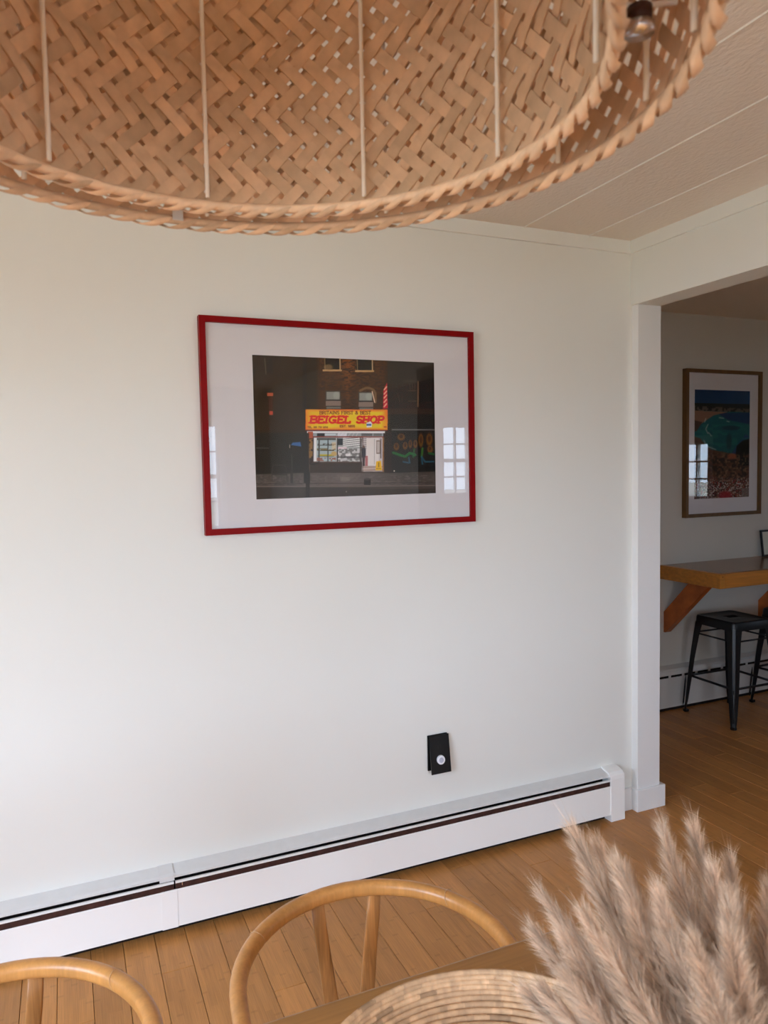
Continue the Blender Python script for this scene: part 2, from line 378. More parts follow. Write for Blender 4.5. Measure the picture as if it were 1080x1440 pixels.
# ------------------------------------------------------------------ windows
def window(name, axis, at, hole, cols, rows, rail, label, out):
    a0, a1, z0, z1 = hole; d0, d1 = sorted((at + out * .03, at + out * .08))
    def bx(mb, p, q, zz0, zz1, dd0=d0, dd1=d1):
        if axis == 'x': mb.box(dd0, dd1, p, q, zz0, zz1)
        else: mb.box(p, q, dd0, dd1, zz0, zz1)
    fr = MB(); t = .035
    bx(fr, a0, a0 + t, z0, z1); bx(fr, a1 - t, a1, z0, z1); bx(fr, a0 + t, a1 - t, z0, z0 + t); bx(fr, a0 + t, a1 - t, z1 - t, z1)
    c0, c1 = sorted((at - out * .018, at + out * .001)); k = .06     # casing on the room side
    for p, q, s0, s1 in ((a0 - k, a0, z0 - k, z1 + k), (a1, a1 + k, z0 - k, z1 + k), (a0, a1, z1, z1 + k), (a0, a1, z0 - k, z0)): bx(fr, p, q, s0, s1, c0, c1)
    root = struct(fr.build(name, m_trim), label, 'window')
    for i in range(1, cols):
        p = a0 + t + (a1 - a0 - 2 * t) * i / cols; mb = MB(); bx(mb, p - .010, p + .010, z0 + t, z1 - t); mb.build('muntin', m_trim, root)
    for j in range(1, rows):
        h = .024 if j == rail else .010
        p = z0 + t + (z1 - z0 - 2 * t) * j / rows; mb = MB(); bx(mb, a0 + t, a1 - t, p - h, p + h, d0 - .004, d1 + .004); mb.build('muntin', m_trim, root)
    g = MB(); mid = (d0 + d1) / 2; bx(g, a0 + t, a1 - t, z0 + t, z1 - t, mid, mid + .0005)
    g2 = MB()
    if axis == 'x': g2.add([(mid, a0 + t, z0 + t), (mid, a1 - t, z0 + t), (mid, a1 - t, z1 - t), (mid, a0 + t, z1 - t)], [(0, 1, 2, 3)])
    else: g2.add([(a0 + t, mid, z0 + t), (a1 - t, mid, z0 + t), (a1 - t, mid, z1 - t), (a0 + t, mid, z1 - t)], [(0, 1, 2, 3)])
    g2.build('pane', m_glass, root)
window('window_fill', 'x', WEST_X, WIN_WEST[0], 2, 1, 9, 'large unseen window added to light the right side and kitchen', -1)  # added fill window, brightens the right of the room and the kitchen
window('window_1', 'x', WEST_X, WIN_WEST[1], 2, 1, 9, 'large dining window nearest the picture wall', -1)
window('window_2', 'y', SOUTH_Y, WIN_SOUTH[0], 10, 4, 2, 'wide sash window behind the camera, dining side', -1)
window('window_3', 'y', SOUTH_Y, WIN_SOUTH[1], 3, 4, 2, 'small sash window behind the camera, kitchen side', -1)
window('window_4', 'x', EAST_X, WIN_EAST[0], 3, 3, 9, 'small kitchen window', 1)

# outdoors, seen only as reflections and through the windows
struct(MB().add([(-60, -60, -.7), (60, -60, -.7), (60, 60, -.7), (-60, 60, -.7)], [(0, 1, 2, 3)]).build('ground', m_ground), 'bare winter ground outside', 'ground')
def bare_tree(seed):
    r = random.Random(seed); mb = MB()
    def br(p, d, l, rad, dep):
        pts = [p]; q = p.copy(); dd = d.copy()
        for i in range(4):
            dd = (dd + Vector((r.uniform(-.12, .12), r.uniform(-.12, .12), .04))).normalized(); q = q + dd * l / 4; pts.append(q.copy())
        mb.tube(pts, rad, k=5, scale=[1, .85, .7, .55, .4])
        if dep > 0:
            for i in range(4 if dep > 1 else 3):
                b = pts[r.choice((2, 3, 4))]; a = r.uniform(0, 6.28); t = r.uniform(.5, .9)
                nd = (dd * cos(t) + Vector((cos(a), sin(a), .25)) * sin(t)).normalized(); br(b, nd, l * .58, rad * .5, dep - 1)
    br(Vector((0, 0, 0)), Vector((0, 0, 1)), 4.2, .13, 3); return mb.mesh('bare_tree', m_bark)
tm = [bare_tree(3), bare_tree(8)]
for i, (x, y, lb) in enumerate([(-3.2, -14.5, 'leafless tree outside the wide dining-side window'), (3.4, -13.5, 'leafless tree outside the small kitchen-side window'), (10.5, -9.5, 'leafless tree outside the far kitchen window')]):
    o = bpy.data.objects.new('bare_tree', tm[i % 2]); COL.objects.link(o); o.location = (x, y, -.7); o.rotation_euler = (0, 0, i * 1.7)
    tag(o, lb, 'tree')

# ------------------------------------------------------------------ dining baseboard heater
ht = empty('baseboard_heater', (-1.9, 0, 0), 'long white baseboard heater with a dark slot along the dining wall', 'heater')
ht.location = (0, 0, 0)
HX0 = WEST_X + .05; HX1 = -.155; XJ = -1.94
MB().box(HX0, HX1, -.024, -.0005, .0, .040).build('gap_shade_box', m_heatdark, ht)  # near-black box standing in for the shadow under the heater
MB().box(HX0, HX1, -.010, -.0005, .040, .208).build('back_plate', m_heatdark, ht)
MB().box(HX0, HX1, -.048, -.010, .050, .150).build('fin_core', m_heatdark, ht)
for a, b in ((HX0, XJ - .02), (XJ - .02, HX1)):
    MB().prism([(-.0004, .2125), (-.046, .2015), (-.0535, .1975), (-.0535, .1905), (-.0515, .1905), (-.0515, .1950), (-.045, .1985), (-.0004, .2095)], a + .0006, b - .0006).build('top_cover', m_heatertop, ht)
for a, b in ((HX0, XJ - .008), (XJ - .003, HX1)):   # damper: bright rolled edge over a grey sloping vane
    MB().prism([(-.0540, .1812), (-.0600, .1815), (-.0625, .1798), (-.0628, .1752), (-.0610, .1745), (-.0608, .1775), (-.0590, .1798), (-.0540, .1800)], a, b).build('damper', m_trim, ht)
    MB().box(a, b, -.0578, -.053, .150, .1765).build('inner_strip', m_heatbrown, ht)
for a, b in ((HX0, -1.988), (-1.9375, HX1)):
    MB().prism([(-.0620, .030), (-.0620, .1505), (-.0600, .1535), (-.0570, .1535), (-.0570, .151), (-.0598, .150), (-.0598, .032), (-.054, .030)], a, b).build('front_panel', m_heater, ht)
sp_ = MB().prism([(-.0632, .0285), (-.0632, .1510), (-.0610, .1540), (-.0575, .1540), (-.0575, .150), (-.0605, .149), (-.0605, .0285)], -1.9885, -1.9380).build('splice_plate', m_heater, ht)
MB().prism([(-.0004, .2145), (-.046, .2038), (-.0555, .1985), (-.0565, .1835), (-.0545, .1835), (-.0535, .1965), (-.045, .2005), (-.0004, .2115)], -1.992, -1.945).build('splice_cap', m_heatertop, ht)
MB().box(-1.923, -1.920, -.0605, -.0575, .163, .1745, b=.0006).build('damper_clip', m_metal, ht)
MB().prism([(0.0, .0015), (0.0, .2185), (-.030, .2150), (-.050, .2095), (-.0615, .1985), (-.0650, .180), (-.0665, .0015)], -.160, -.0875).build('end_cap', m_heater, ht)

# kitchen heater with louvre slots
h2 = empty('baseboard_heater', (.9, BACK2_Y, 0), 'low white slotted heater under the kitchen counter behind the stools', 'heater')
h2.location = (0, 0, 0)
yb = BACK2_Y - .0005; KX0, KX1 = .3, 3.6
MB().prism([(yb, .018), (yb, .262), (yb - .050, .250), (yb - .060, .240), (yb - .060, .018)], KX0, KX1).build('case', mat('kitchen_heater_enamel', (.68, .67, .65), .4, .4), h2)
x = 1.02
while x < 2.5:
    MB().box(x, x + .086, yb - .0615, yb - .058, .203, .216).build('louvre_slot', m_heatdark, h2)
    MB().add([(x, yb - .0600, .2165), (x + .086, yb - .0600, .2165), (x + .086, yb - .069, .2195), (x, yb - .069, .2195)], [(0, 1, 2, 3)]).build('louvre_lip', m_trim, h2); x += .108
MB().box(KX0, KX1, yb - .056, yb, .0005, .018).build('foot_strip', m_heatdark, h2)

# ------------------------------------------------------------------ wall socket
so = empty('wall_socket', (0, 0, 0), 'black wall plate with a round white button low on the dining wall', 'socket')
MB().box(-.990, -.905, -.0065, -.0005, .352, .490, b=.002).build('wall_plate', m_black, so)
hg = MB(); hg.prism([(-.0068, .487), (-.0110, .487), (-.0300, .345), (-.0262, .345)], -.986, -.902); hg.build('tilted_cover', m_black, so)
bt = MB(); cx, cz = -.9445, .397
a_ = atan2(.019, .142)
def onplate(dx, dz, lift):   # point on the tilted cover
    z = cz + dz; y = -.0110 - (.487 - z) / .142 * .019; return (cx + dx, y - lift * cos(a_), z - lift * sin(a_))
def disc(mb, dx, dz, r, l0, l1, n=28, inner=0):
    v = []; f = []
    for l in (l0, l1): v += [onplate(dx + r * cos(2 * pi * i / n), dz + r * sin(2 * pi * i / n), l) for i in range(n)]
    f = [(i, (i + 1) % n, n + (i + 1) % n, n + i) for i in range(n)] + [tuple(range(n, 2 * n))]
    mb.add(v, f)
disc(bt, 0, 0, .0165, .0, .006); b_ = bt.build('round_button', m_white, so)
bt = MB(); disc(bt, 0, 0, .0095, .006, .0075); bt.build('button_ring', mat('pale_grey_plastic', (.50, .52, .62), .3, .5), b_)
for dx, dz, wx, wz in ((-.008, .042, .0022, .012), (.003, .043, .0022, .014)):
    mb = MB(); mb.add([onplate(dx, dz, .0002), onplate(dx + wx, dz, .0002), onplate(dx + wx, dz + wz, .0002), onplate(dx, dz + wz, .0002)], [(0, 1, 2, 3)]); mb.build('pin_slot', mat('slot_grey', (.02, .02, .022), .5, .3), so)

# ------------------------------------------------------------------ printed pictures (flat prints painted cell by cell)
def smooth01(x): return np.clip(x, 0, 1)
def print_mesh(name, corners, img, mtl, parent):
    """flat grid with one colour per cell; img[h,w,3] linear, row 0 = top"""
    h, w_, _ = img.shape; TL, TR, BR, BL = [np.array(c) for c in corners]
    u = np.linspace(0, 1, w_ + 1)[None, :, None]; v = np.linspace(0, 1, h + 1)[:, None, None]
    P = (TL * (1 - u) + TR * u) * (1 - v) + (BL * (1 - u) + BR * u) * v
    P = P.reshape(-1, 3)
    i = np.arange(h)[:, None] * (w_ + 1) + np.arange(w_)[None, :]
    F = np.stack([i, i + w_ + 1, i + w_ + 2, i + 1], -1).reshape(-1, 4)
    me = bpy.data.meshes.new(name); me.vertices.add(len(P)); me.vertices.foreach_set('co', P.ravel())
    me.loops.add(F.size); me.loops.foreach_set('vertex_index', F.ravel()); me.polygons.add(len(F))
    me.polygons.foreach_set('loop_start', np.arange(0, F.size, 4)); me.polygons.foreach_set('loop_total', np.full(len(F), 4))
    at = me.color_attributes.new('ink', 'FLOAT_COLOR', 'CORNER')
    c = np.concatenate([img.reshape(-1, 3), np.ones((h * w_, 1))], 1); at.data.foreach_set('color', np.repeat(c, 4, 0).ravel())
    me.materials.append(mtl); me.update(calc_edges=True); me.validate()
    o = bpy.data.objects.new(name, me); COL.objects.link(o); o.parent = parent; return o
def ink_mat():
    m = bpy.data.materials.new('printed_paper'); m.use_nodes = True; nt = m.node_tree; b = nt.nodes['Principled BSDF']
    a = nt.nodes.new('ShaderNodeAttribute'); a.attribute_name = 'ink'; nt.links.new(a.outputs['Color'], b.inputs['Base Color'])
    b.inputs['Roughness'].default_value = .7; b.inputs['Specular IOR Level'].default_value = .15; return m
m_ink = ink_mat()
def to_lin(a): a = np.clip(a / 255.0, 0, 1); return np.where(a <= .04045, a / 12.92, ((a + .055) / 1.055) ** 2.4)
def vnoise(X, Y, s, seed):
    g = np.random.RandomState(seed).rand(64, 64); x = X / s; y = Y / s
    xi = np.floor(x).astype(int); yi = np.floor(y).astype(int); fx = x - xi; fy = y - yi
    fx = fx * fx * (3 - 2 * fx); fy = fy * fy * (3 - 2 * fy)
    G = lambda a, b: g[b % 64, a % 64]
    return (G(xi, yi) * (1 - fx) + G(xi + 1, yi) * fx) * (1 - fy) + (G(xi, yi + 1) * (1 - fx) + G(xi + 1, yi + 1) * fx) * fy

class Paint:
    def __init__(s, X, Y): s.X = X; s.Y = Y; s.I = np.zeros(X.shape + (3,))
    def put(s, m, col, a=1.0):
        m = np.clip(m, 0, 1)[..., None] * a
        s.I = s.I * (1 - m) + np.array(col, float) * m
    def rect(s, x0, y0, x1, y1, col, a=1.0, soft=.8):
        m = np.clip((s.X - x0) / soft + .5, 0, 1) * np.clip((x1 - s.X) / soft + .5, 0, 1) * np.clip((s.Y - y0) / soft + .5, 0, 1) * np.clip((y1 - s.Y) / soft + .5, 0, 1)
        s.put(m, col, a)
    def poly(s, pts, col, a=1.0):
        ins = np.zeros(s.X.shape, bool); n = len(pts)
        for i in range(n):
            x0, y0 = pts[i]; x1, y1 = pts[(i + 1) % n]
            if y0 == y1: continue
            c = ((s.Y >= min(y0, y1)) & (s.Y < max(y0, y1))); xx = x0 + (s.Y - y0) * (x1 - x0) / (y1 - y0)
            ins ^= c & (s.X < xx)
        s.put(ins.astype(float), col, a)
    def line(s, pts, w_, col, a=1.0, soft=1.5):
        d = np.full(s.X.shape, 1e9)
        for (x0, y0), (x1, y1) in zip(pts[:-1], pts[1:]):
            dx, dy = x1 - x0, y1 - y0; l = dx * dx + dy * dy + 1e-9
            t = np.clip(((s.X - x0) * dx + (s.Y - y0) * dy) / l, 0, 1)
            d = np.minimum(d, np.hypot(s.X - x0 - t * dx, s.Y - y0 - t * dy))
        s.put((w_ / 2 - d) / soft + .5, col, a)
    def blob(s, x, y, rx, ry, col, a=1.0):
        s.put((1.25 - np.hypot((s.X - x) / rx, (s.Y - y) / ry)) / .5, col, a)
# stroke letters in a unit-high box, y up; (width, strokes)
def arc(cx, cy, rx, ry, a0, a1, n=8): return [(cx + rx * cos(radians(a0 + (a1 - a0) * i / n)), cy + ry * sin(radians(a0 + (a1 - a0) * i / n))) for i in range(n + 1)]
GL = {
 'B': (.72, [[(.14, 0), (.14, 1)], [(.14, 1), (.42, 1)] + arc(.42, .76, .22, .24, 90, -90) + [(.14, .52)], [(.14, .52), (.44, .52)] + arc(.44, .26, .25, .26, 90, -90) + [(.14, 0)]]),
 'E': (.68, [[(.14, 0), (.14, 1)], [(.14, 1), (.62, 1), (.62, .86)], [(.14, .52), (.48, .52)], [(.14, 0), (.64, 0), (.64, .15)]]),
 'I': (.34, [[(.17, 0), (.17, 1)]]),
 'G': (.78, [arc(.42, .5, .32, .5, 50, 310, 14) + [(.68, .1), (.68, .42), (.46, .42)]]),
 'L': (.64, [[(.14, 1), (.14, 0), (.58, 0), (.58, .18)]]),
 'S': (.64, [arc(.33, .75, .24, .25, 30, 270, 9) + arc(.33, .25, .26, .25, 90, -150, 9)]),
 'H': (.78, [[(.14, 0), (.14, 1)], [(.64, 0), (.64, 1)], [(.14, .5), (.64, .5)]]),
 'O': (.80, [arc(.40, .5, .31, .5, 0, 360, 18)]),
 'P': (.68, [[(.14, 0), (.14, 1)], [(.14, 1), (.40, 1)] + arc(.40, .73, .23, .27, 90, -90) + [(.14, .46)]]),
 'R': (.70, [[(.14, 0), (.14, 1)], [(.14, 1), (.40, 1)] + arc(.40, .74, .22, .26, 90, -90) + [(.14, .48)], [(.38, .48), (.64, 0)]]),
 'T': (.66, [[(.33, 0), (.33, 1)], [(.04, 1), (.62, 1)]]),
 'A': (.74, [[(.06, 0), (.37, 1), (.68, 0)], [(.18, .36), (.56, .36)]]),
 'N': (.74, [[(.12, 0), (.12, 1), (.62, 0), (.62, 1)]]),
 'F': (.62, [[(.14, 0), (.14, 1), (.58, 1)], [(.14, .52), (.46, .52)]]),
 '&': (.74, [[(.66, 0), (.20, .78)] + arc(.34, .82, .15, .16, 180, 0, 5) + [(.46, .62), (.14, .34)] + arc(.30, .2, .2, .2, 160, 330, 6) + [(.66, .44)]]),
 '.': (.28, [[(.12, .04), (.13, .04)]]), ' ': (.42, []), "'": (.2, [[(.1, 1), (.1, .82)]]),
 '0': (.62, [arc(.31, .5, .23, .5, 0, 360, 14)]), '1': (.44, [[(.08, .8), (.26, 1), (.26, 0)]]),
 '5': (.62, [[(.54, 1), (.14, 1), (.12, .56)] + arc(.30, .32, .24, .30, 110, -140, 9)]),
 '6': (.62, [[(.50, .96)] + arc(.42, .4, .32, .56, 120, 180, 4) + arc(.32, .3, .22, .3, 180, 540, 12)]),
 '7': (.60, [[(.06, 1), (.54, 1), (.22, 0)]]), '8': (.62, [arc(.31, .76, .19, .24, 0, 360, 12), arc(.31, .27, .23, .27, 0, 360, 12)]),
 '9': (.62, [arc(.32, .7, .22, .3, 0, 360, 12) , [(.54, .7), (.5, .3), (.2, 0)]]),
}
def write(p, text, x0, x1, ybase, h, sw, col, a=1.0, slant=0.0, serif=0.0):
    tot = sum(GL[c][0] for c in text); k = (x1 - x0) / tot; cx = x0
    for c in text:
        gw, st = GL[c]
        for q in st:
            p.line([(cx + (px_ ) * k + slant * py_ * h, ybase - py_ * h) for px_, py_ in q], sw, col, a)
        if serif:
            stems = {'B': [.14], 'E': [.14], 'I': [.17], 'L': [.14], 'H': [.14, .64], 'P': [.14], 'T': [.33], 'F': [.14], 'R': [.14]}.get(c, [])
            for sx_ in stems:
                for py_ in (0, 1):
                    X_ = cx + sx_ * k + slant * py_ * h; p.line([(X_ - serif, ybase - py_ * h), (X_ + serif, ybase - py_ * h)], sw * .62, col, a)
        cx += gw * k

def shop_print(Wn=400, Hn=282, ss=2):
    W_, H_ = Wn * ss, Hn * ss
    dst = [(34, 36), (1036, 80), (1048, 800), (66, 838)]; srcp = [(0, 0), (1, 0), (1, 1), (0, 1)]
    A = []; B = []
    for (u, v), (x, y) in zip(srcp, dst):
        A += [[u, v, 1, 0, 0, 0, -u * x, -v * x], [0, 0, 0, u, v, 1, -u * y, -v * y]]; B += [x, y]
    hm = np.append(np.linalg.solve(np.array(A, float), np.array(B, float)), 1).reshape(3, 3)
    u = (np.arange(W_) + .5)[None, :] / W_ * np.ones((H_, 1)); v = (np.arange(H_) + .5)[:, None] / H_ * np.ones((1, W_))
    q = np.stack([u, v, np.ones_like(u)], -1) @ hm.T; X = q[..., 0] / q[..., 2]; Y = q[..., 1] / q[..., 2]
    p = Paint(X, Y); n1 = vnoise(X, Y, 9, 1); n2 = vnoise(X * .35, Y, 4, 2); n3 = vnoise(X, Y, 60, 3)
    p.put(np.ones_like(X), (38, 32, 28))
    brick = ((np.floor(Y / 7) % 2) * 8 + X) % 18 < 2
    m = smooth01((X - 385) / 30) * smooth01((790 - X) / 30) * smooth01((345 - Y) / 10)
    p.put(m, (62, 40, 27)); p.put(m * (n2 > .45) * smooth01(1.35 - np.abs(X - 565) / 60 - Y / 260), (150, 78, 34), .75)
    p.put(m * (n2 > .5) * smooth01(1.1 - Y / 330), (96, 58, 36), .5); p.put(m * (n2 < .35), (40, 28, 22), .6)
    p.put(m * ((Y % 7) < 1.3), (36, 28, 24), .45)
    m = smooth01((320 - X) / 20) * smooth01((470 - Y) / 20)
    p.put(m * n3, (50, 38, 32), .6); p.rect(316, 50, 338, 470, (28, 24, 22), .8)
    p.rect(60, 470, 345, 700, (31, 30, 29)); p.rect(60, 400, 335, 468, (44, 33, 27), .8)
    p.line([(104, 55), (112, 145)], 4, (92, 86, 78), .8); p.line([(112, 78), (155, 78)], 3, (60, 60, 52), .8); p.rect(118, 60, 150, 140, (26, 26, 22), .7)
    p.rect(120, 248, 153, 266, (158, 78, 56)); p.rect(128, 268, 150, 347, (60, 34, 28)); p.rect(133, 349, 154, 370, (160, 66, 52)); p.rect(152, 262, 182, 370, (46, 38, 34), .8)
    p.line([(60, 554), (132, 554)], 3, (84, 82, 80), .8)
    # sky and right-hand buildings
    p.poly([(782, 60), (1045, 60), (1045, 160), (786, 236)], (44, 40, 37)); p.blob(910, 182, 45, 8, (62, 54, 52), .5)
    p.poly([(782, 238), (1045, 162), (1050, 340), (784, 335)], (30, 20, 18))
    p.put(((X > 782) & (Y > 200) & (Y < 335)) * (n1 > .6) * 1.0, (44, 28, 24), .5)
    p.line([(950, 186), (950, 322)], 8, (98, 74, 58)); p.line([(955, 186), (955, 322)], 3, (30, 22, 18))
    for xx in (905, 918, 932): p.line([(xx, 196), (xx, 232)], 3, (64, 54, 48), .8)
    p.line([(893, 236), (938, 236)], 4, (66, 56, 50)); p.line([(895, 293), (938, 293)], 4, (70, 60, 54)); p.rect(895, 242, 936, 288, (16, 11, 10))
    for xx in (1000, 1018): p.line([(xx, 205), (xx, 240)], 3, (58, 48, 44), .7)
    p.line([(990, 300), (1036, 300)], 4, (56, 46, 42), .8); p.rect(970, 245, 1040, 296, (16, 11, 10), .8)
    p.line([(838, 250), (850, 300)], 4, (70, 60, 56), .7); p.line([(862, 268), (862, 302)], 4, (62, 52, 50), .7)
    p.rect(784, 334, 1052, 366, (48, 36, 32), .9); p.rect(800, 366, 1052, 448, (9, 7, 7)); p.rect(806, 448, 1052, 455, (92, 90, 90)); p.rect(790, 455, 1052, 690, (14, 11, 11))
    # windows of the brick house
    for x0, x1, y0, y1 in ((432, 522, 40, 120), (611, 700, 40, 124)):
        p.rect(x0, y0, x1, y1, (30, 27, 23)); p.line([(x0 + 3, y0), (x0 + 6, y1)], 4, (120, 98, 70)); p.line([(x1 - 3, y0), (x1 - 1, y1)], 6, (168, 142, 104))
        p.rect(x0 - 7, y1 - 2, x1 + 8, y1 + 8, (170, 132, 90))
    p.blob(455, 105, 25, 16, (140, 108, 72), .6)
    p.line([(632, 236)] + [(632 + 9 * i, 236 - 16 * sin(pi * i / 9)) for i in range(1, 9)] + [(716, 250), (716, 300)], 13, (100, 74, 50))
    for x0, x1, y0 in ((441, 524, 236), (622, 702, 242)):
        p.rect(x0, y0, x1, y0 + 52, (58, 54, 50)); p.rect(x0 + 6, y0 + 6, x1 - 5, y0 + 48, (122, 124, 118)); p.blob(x1 - 22, y0 + 26, 18, 20, (150, 152, 144), .5)
        p.rect(x0 + 2, y0 + 56, x1 + 2, y0 + 84, (116, 100, 92)); p.rect(x0 + 6, y0 + 88, x1 + 2, y0 + 100, (96, 94, 88)); p.rect(x0, y0 + 52, x1, y0 + 56, (30, 26, 24)); p.rect(x0, y0 + 84, x1, y0 + 88, (36, 30, 28))
    p.line([(698, 240), (712, 300)], 5, (200, 176, 150))
    # projecting sign
    p.poly([(779, 190), (784, 332), (758, 336), (760, 232)], (168, 26, 44))
    for yy in (222, 246, 268, 292, 316): p.line([(764, yy + 8), (777, yy - 8)], 7, (214, 168, 138), .85)
    # fascia sign
    p.rect(333, 340, 783, 454, (232, 174, 36))
    e = np.minimum(np.minimum(X - 333, 783 - X) / 34, np.minimum(Y - 340, 454 - Y) / 16); ms = (X > 333) & (X < 783) & (Y > 340) & (Y < 454)
    p.put(ms * smooth01(1 - e) * .9, (222, 84, 36)); p.put(ms * (n3 > .5) * smooth01((n3 - .5) * 4), (228, 150, 30), .5); p.put(ms * smooth01(1 - np.hypot((X - 560) / 90, (Y - 440) / 16)), (226, 120, 50), .6)
    p.rect(331, 452, 784, 458, (92, 26, 14))
    write(p, 'BRITAINS FIRST & BEST', 408, 692, 366, 17, 3.6, (84, 28, 12), serif=2.4)
    write(p, 'BEIGEL', 352, 580, 414, 36, 11.5, (190, 12, 22), slant=.17, serif=10)
    write(p, 'SHOP', 609, 760, 414, 36, 11.5, (190, 12, 22), slant=.17, serif=10)
    write(p, 'EST. 1855', 520, 605, 438, 11, 3.0, (88, 34, 14)); write(p, 'TEL. 081 719 0616', 343, 456, 443, 9, 2.4, (98, 50, 16)); p.rect(762, 432, 778, 441, (150, 66, 24), .8)
    p.poly([(668, 414), (690, 406), (698, 416), (696, 436), (670, 440)], (222, 224, 232)); p.rect(668, 419, 694, 430, (52, 84, 136)); 
    # shop front
    p.rect(340, 458, 800, 690, (44, 30, 24)); p.rect(342, 460, 770, 470, (206, 204, 204)); p.rect(375, 470, 760, 490, (130, 136, 140))
    p.rect(396, 472, 438, 488, (34, 36, 40)); p.rect(440, 474, 500, 484, (170, 178, 184)); p.rect(510, 472, 560, 488, (182, 184, 190)); p.rect(640, 472, 700, 486, (76, 80, 84)); p.rect(706, 472, 752, 486, (90, 94, 96))
    for k in range(6): p.line([(520 + k * 20, 470), (500 + k * 22, 490)], 3, (210, 210, 214), .5)
    p.rect(374, 488, 762, 494, (116, 44, 34)); p.rect(345, 462, 374, 500, (152, 74, 48))
    p.put(((X > 347) & (X < 372) & (Y > 505) & (Y < 610)) * (n1 > .45) * 1.0, (156, 112, 56), .7)
    p.rect(378, 495, 640, 628, (150, 152, 152)); p.rect(380, 497, 394, 628, (206, 214, 218))
    m = (X > 396) & (X < 500) & (Y > 500) & (Y < 625); p.put(m * 1.0, (146, 160, 164))
    p.rect(396, 497, 500, 510, (74, 76, 74))
    for yy in (536, 565, 596): p.rect(400, yy, 490, yy + 4, (44, 44, 44)); 
    p.put(m * (Y > 528) * (Y < 536) * (n1 > .5), (70, 66, 60), .8); p.put(m * (Y > 555) * (Y < 566) * (n1 > .4), (96, 84, 56), .9); p.rect(412, 588, 480, 597, (168, 150, 44)); p.rect(404, 510, 412, 628, (54, 58, 60)); p.rect(454, 500, 460, 628, (50, 54, 56)); p.put(m * (Y > 606) * (n1 > .45), (126, 72, 58), .8)
    p.rect(478, 520, 500, 560, (196, 170, 130), .6); p.blob(490, 585, 16, 14, (176, 140, 78), .8)
    p.rect(510, 500, 538, 538, (34, 38, 44)); p.rect(508, 548, 560, 558, (206, 186, 192)); p.rect(506, 498, 512, 630, (40, 38, 40)); 
    m = (X > 540) & (X < 640) & (Y > 496) & (Y < 545); p.put(m * ((Y + X * .12) % 11 < 5), (222, 220, 222), .8); p.put(m * ((Y + X * .12) % 11 > 7), (96, 92, 94), .6)
    m = (X > 512) & (X < 638) & (Y > 556) & (Y < 628); p.put(m * (n1 > .5), (96, 92, 92), .8); p.put(m * (n1 < .3), (194, 190, 190), .7); p.blob(566, 590, 14, 8, (214, 208, 210), .8); p.rect(512, 600, 636, 606, (48, 46, 48), .8); p.blob(545, 617, 20, 7, (170, 170, 172), .9)
    p.rect(376, 628, 640, 634, (74, 58, 54)); p.rect(345, 634, 642, 690, (50, 43, 40)); p.put(((X > 345) & (X < 642) & (Y > 634) & (Y < 690)) * ((X % 26) < 2), (36, 32, 30), .8)
    p.rect(644, 494, 764, 682, (176, 168, 168)); p.rect(632, 494, 638, 690, (50, 40, 40)); p.rect(646, 494, 650, 684, (60, 46, 44))
    for k in range(6): p.line([(650, 502 + k * 11), (690, 498 + k * 11)], 4, (100, 96, 100), .7)
    p.rect(668, 498, 736, 650, (196, 190, 188)); p.line([(712, 504), (712, 642)], 3, (150, 144, 144)); p.rect(722, 510, 744, 585, (120, 104, 96)); p.rect(726, 516, 740, 578, (168, 160, 156)); p.rect(744, 500, 750, 610, (90, 76, 72))
    p.blob(653, 562, 10, 18, (54, 54, 60)); p.rect(644, 560, 664, 606, (50, 52, 60)); p.rect(646, 606, 660, 660, (60, 50, 54)); p.rect(662, 596, 676, 652, (140, 70, 72), .8); p.blob(653, 546, 6, 7, (96, 76, 70))
    p.rect(650, 652, 762, 680, (150, 130, 122)); p.line([(650, 668), (760, 662)], 4, (196, 182, 176), .8); p.rect(640, 682, 770, 688, (70, 58, 54)); p.rect(756, 494, 764, 684, (122, 84, 50))
    p.poly([(722, 626), (748, 622), (754, 674), (718, 676)], (206, 158, 34)); p.line([(736, 634), (736, 656)], 6, (110, 84, 26), .8); p.rect(722, 664, 750, 668, (150, 116, 30)); p.rect(768, 462, 806, 690, (38, 31, 30))
    # wall art on the shutter
    for k, (xx, yy, rx, ry) in enumerate([(858, 492, 22, 20), (832, 545, 16, 22), (880, 540, 14, 22), (908, 530, 10, 24), (936, 530, 12, 24), (966, 510, 14, 40), (1012, 505, 18, 36), (1016, 560, 16, 20)]):
        p.blob(xx, yy, rx, ry, (94, 62, 26), .9); p.blob(xx, yy - 4, rx * .45, ry * .5, (44, 26, 16), .8)
    p.line([(815, 578), (850, 590), (880, 600), (905, 580), (935, 590)], 14, (24, 92, 46), .9); p.line([(930, 560), (925, 600)], 12, (40, 84, 52), .8); p.line([(975, 555), (970, 600)], 12, (50, 92, 42), .8); p.line([(1010, 580), (1036, 586)], 12, (34, 84, 46), .8)
    p.line([(870, 628), (905, 634), (900, 604)], 9, (38, 78, 98), .8); p.line([(975, 640), (970, 600), (990, 628), (1036, 626)], 9, (36, 74, 92), .8); p.line([(865, 600), (930, 612)], 4, (60, 60, 40), .5)
    p.rect(818, 676, 824, 682, (200, 190, 180))
    # pavement and road
    p.poly([(40, 700), (345, 690), (800, 690), (1060, 680), (1060, 850), (40, 850)], (62, 56, 53))
    gp = smooth01(1 - np.abs(X - 560) / 330) * (Y > 690) * (Y < 762); p.put(gp, (98, 90, 86), .75)
    p.put((Y > 700) * (n2 > .6) * (Y < 760) * 1.0, (110, 100, 96), .3); p.line([(60, 766), (600, 764), (1050, 758)], 5, (104, 92, 86), .8); p.line([(60, 752), (1050, 742)], 3, (44, 38, 38), .8)
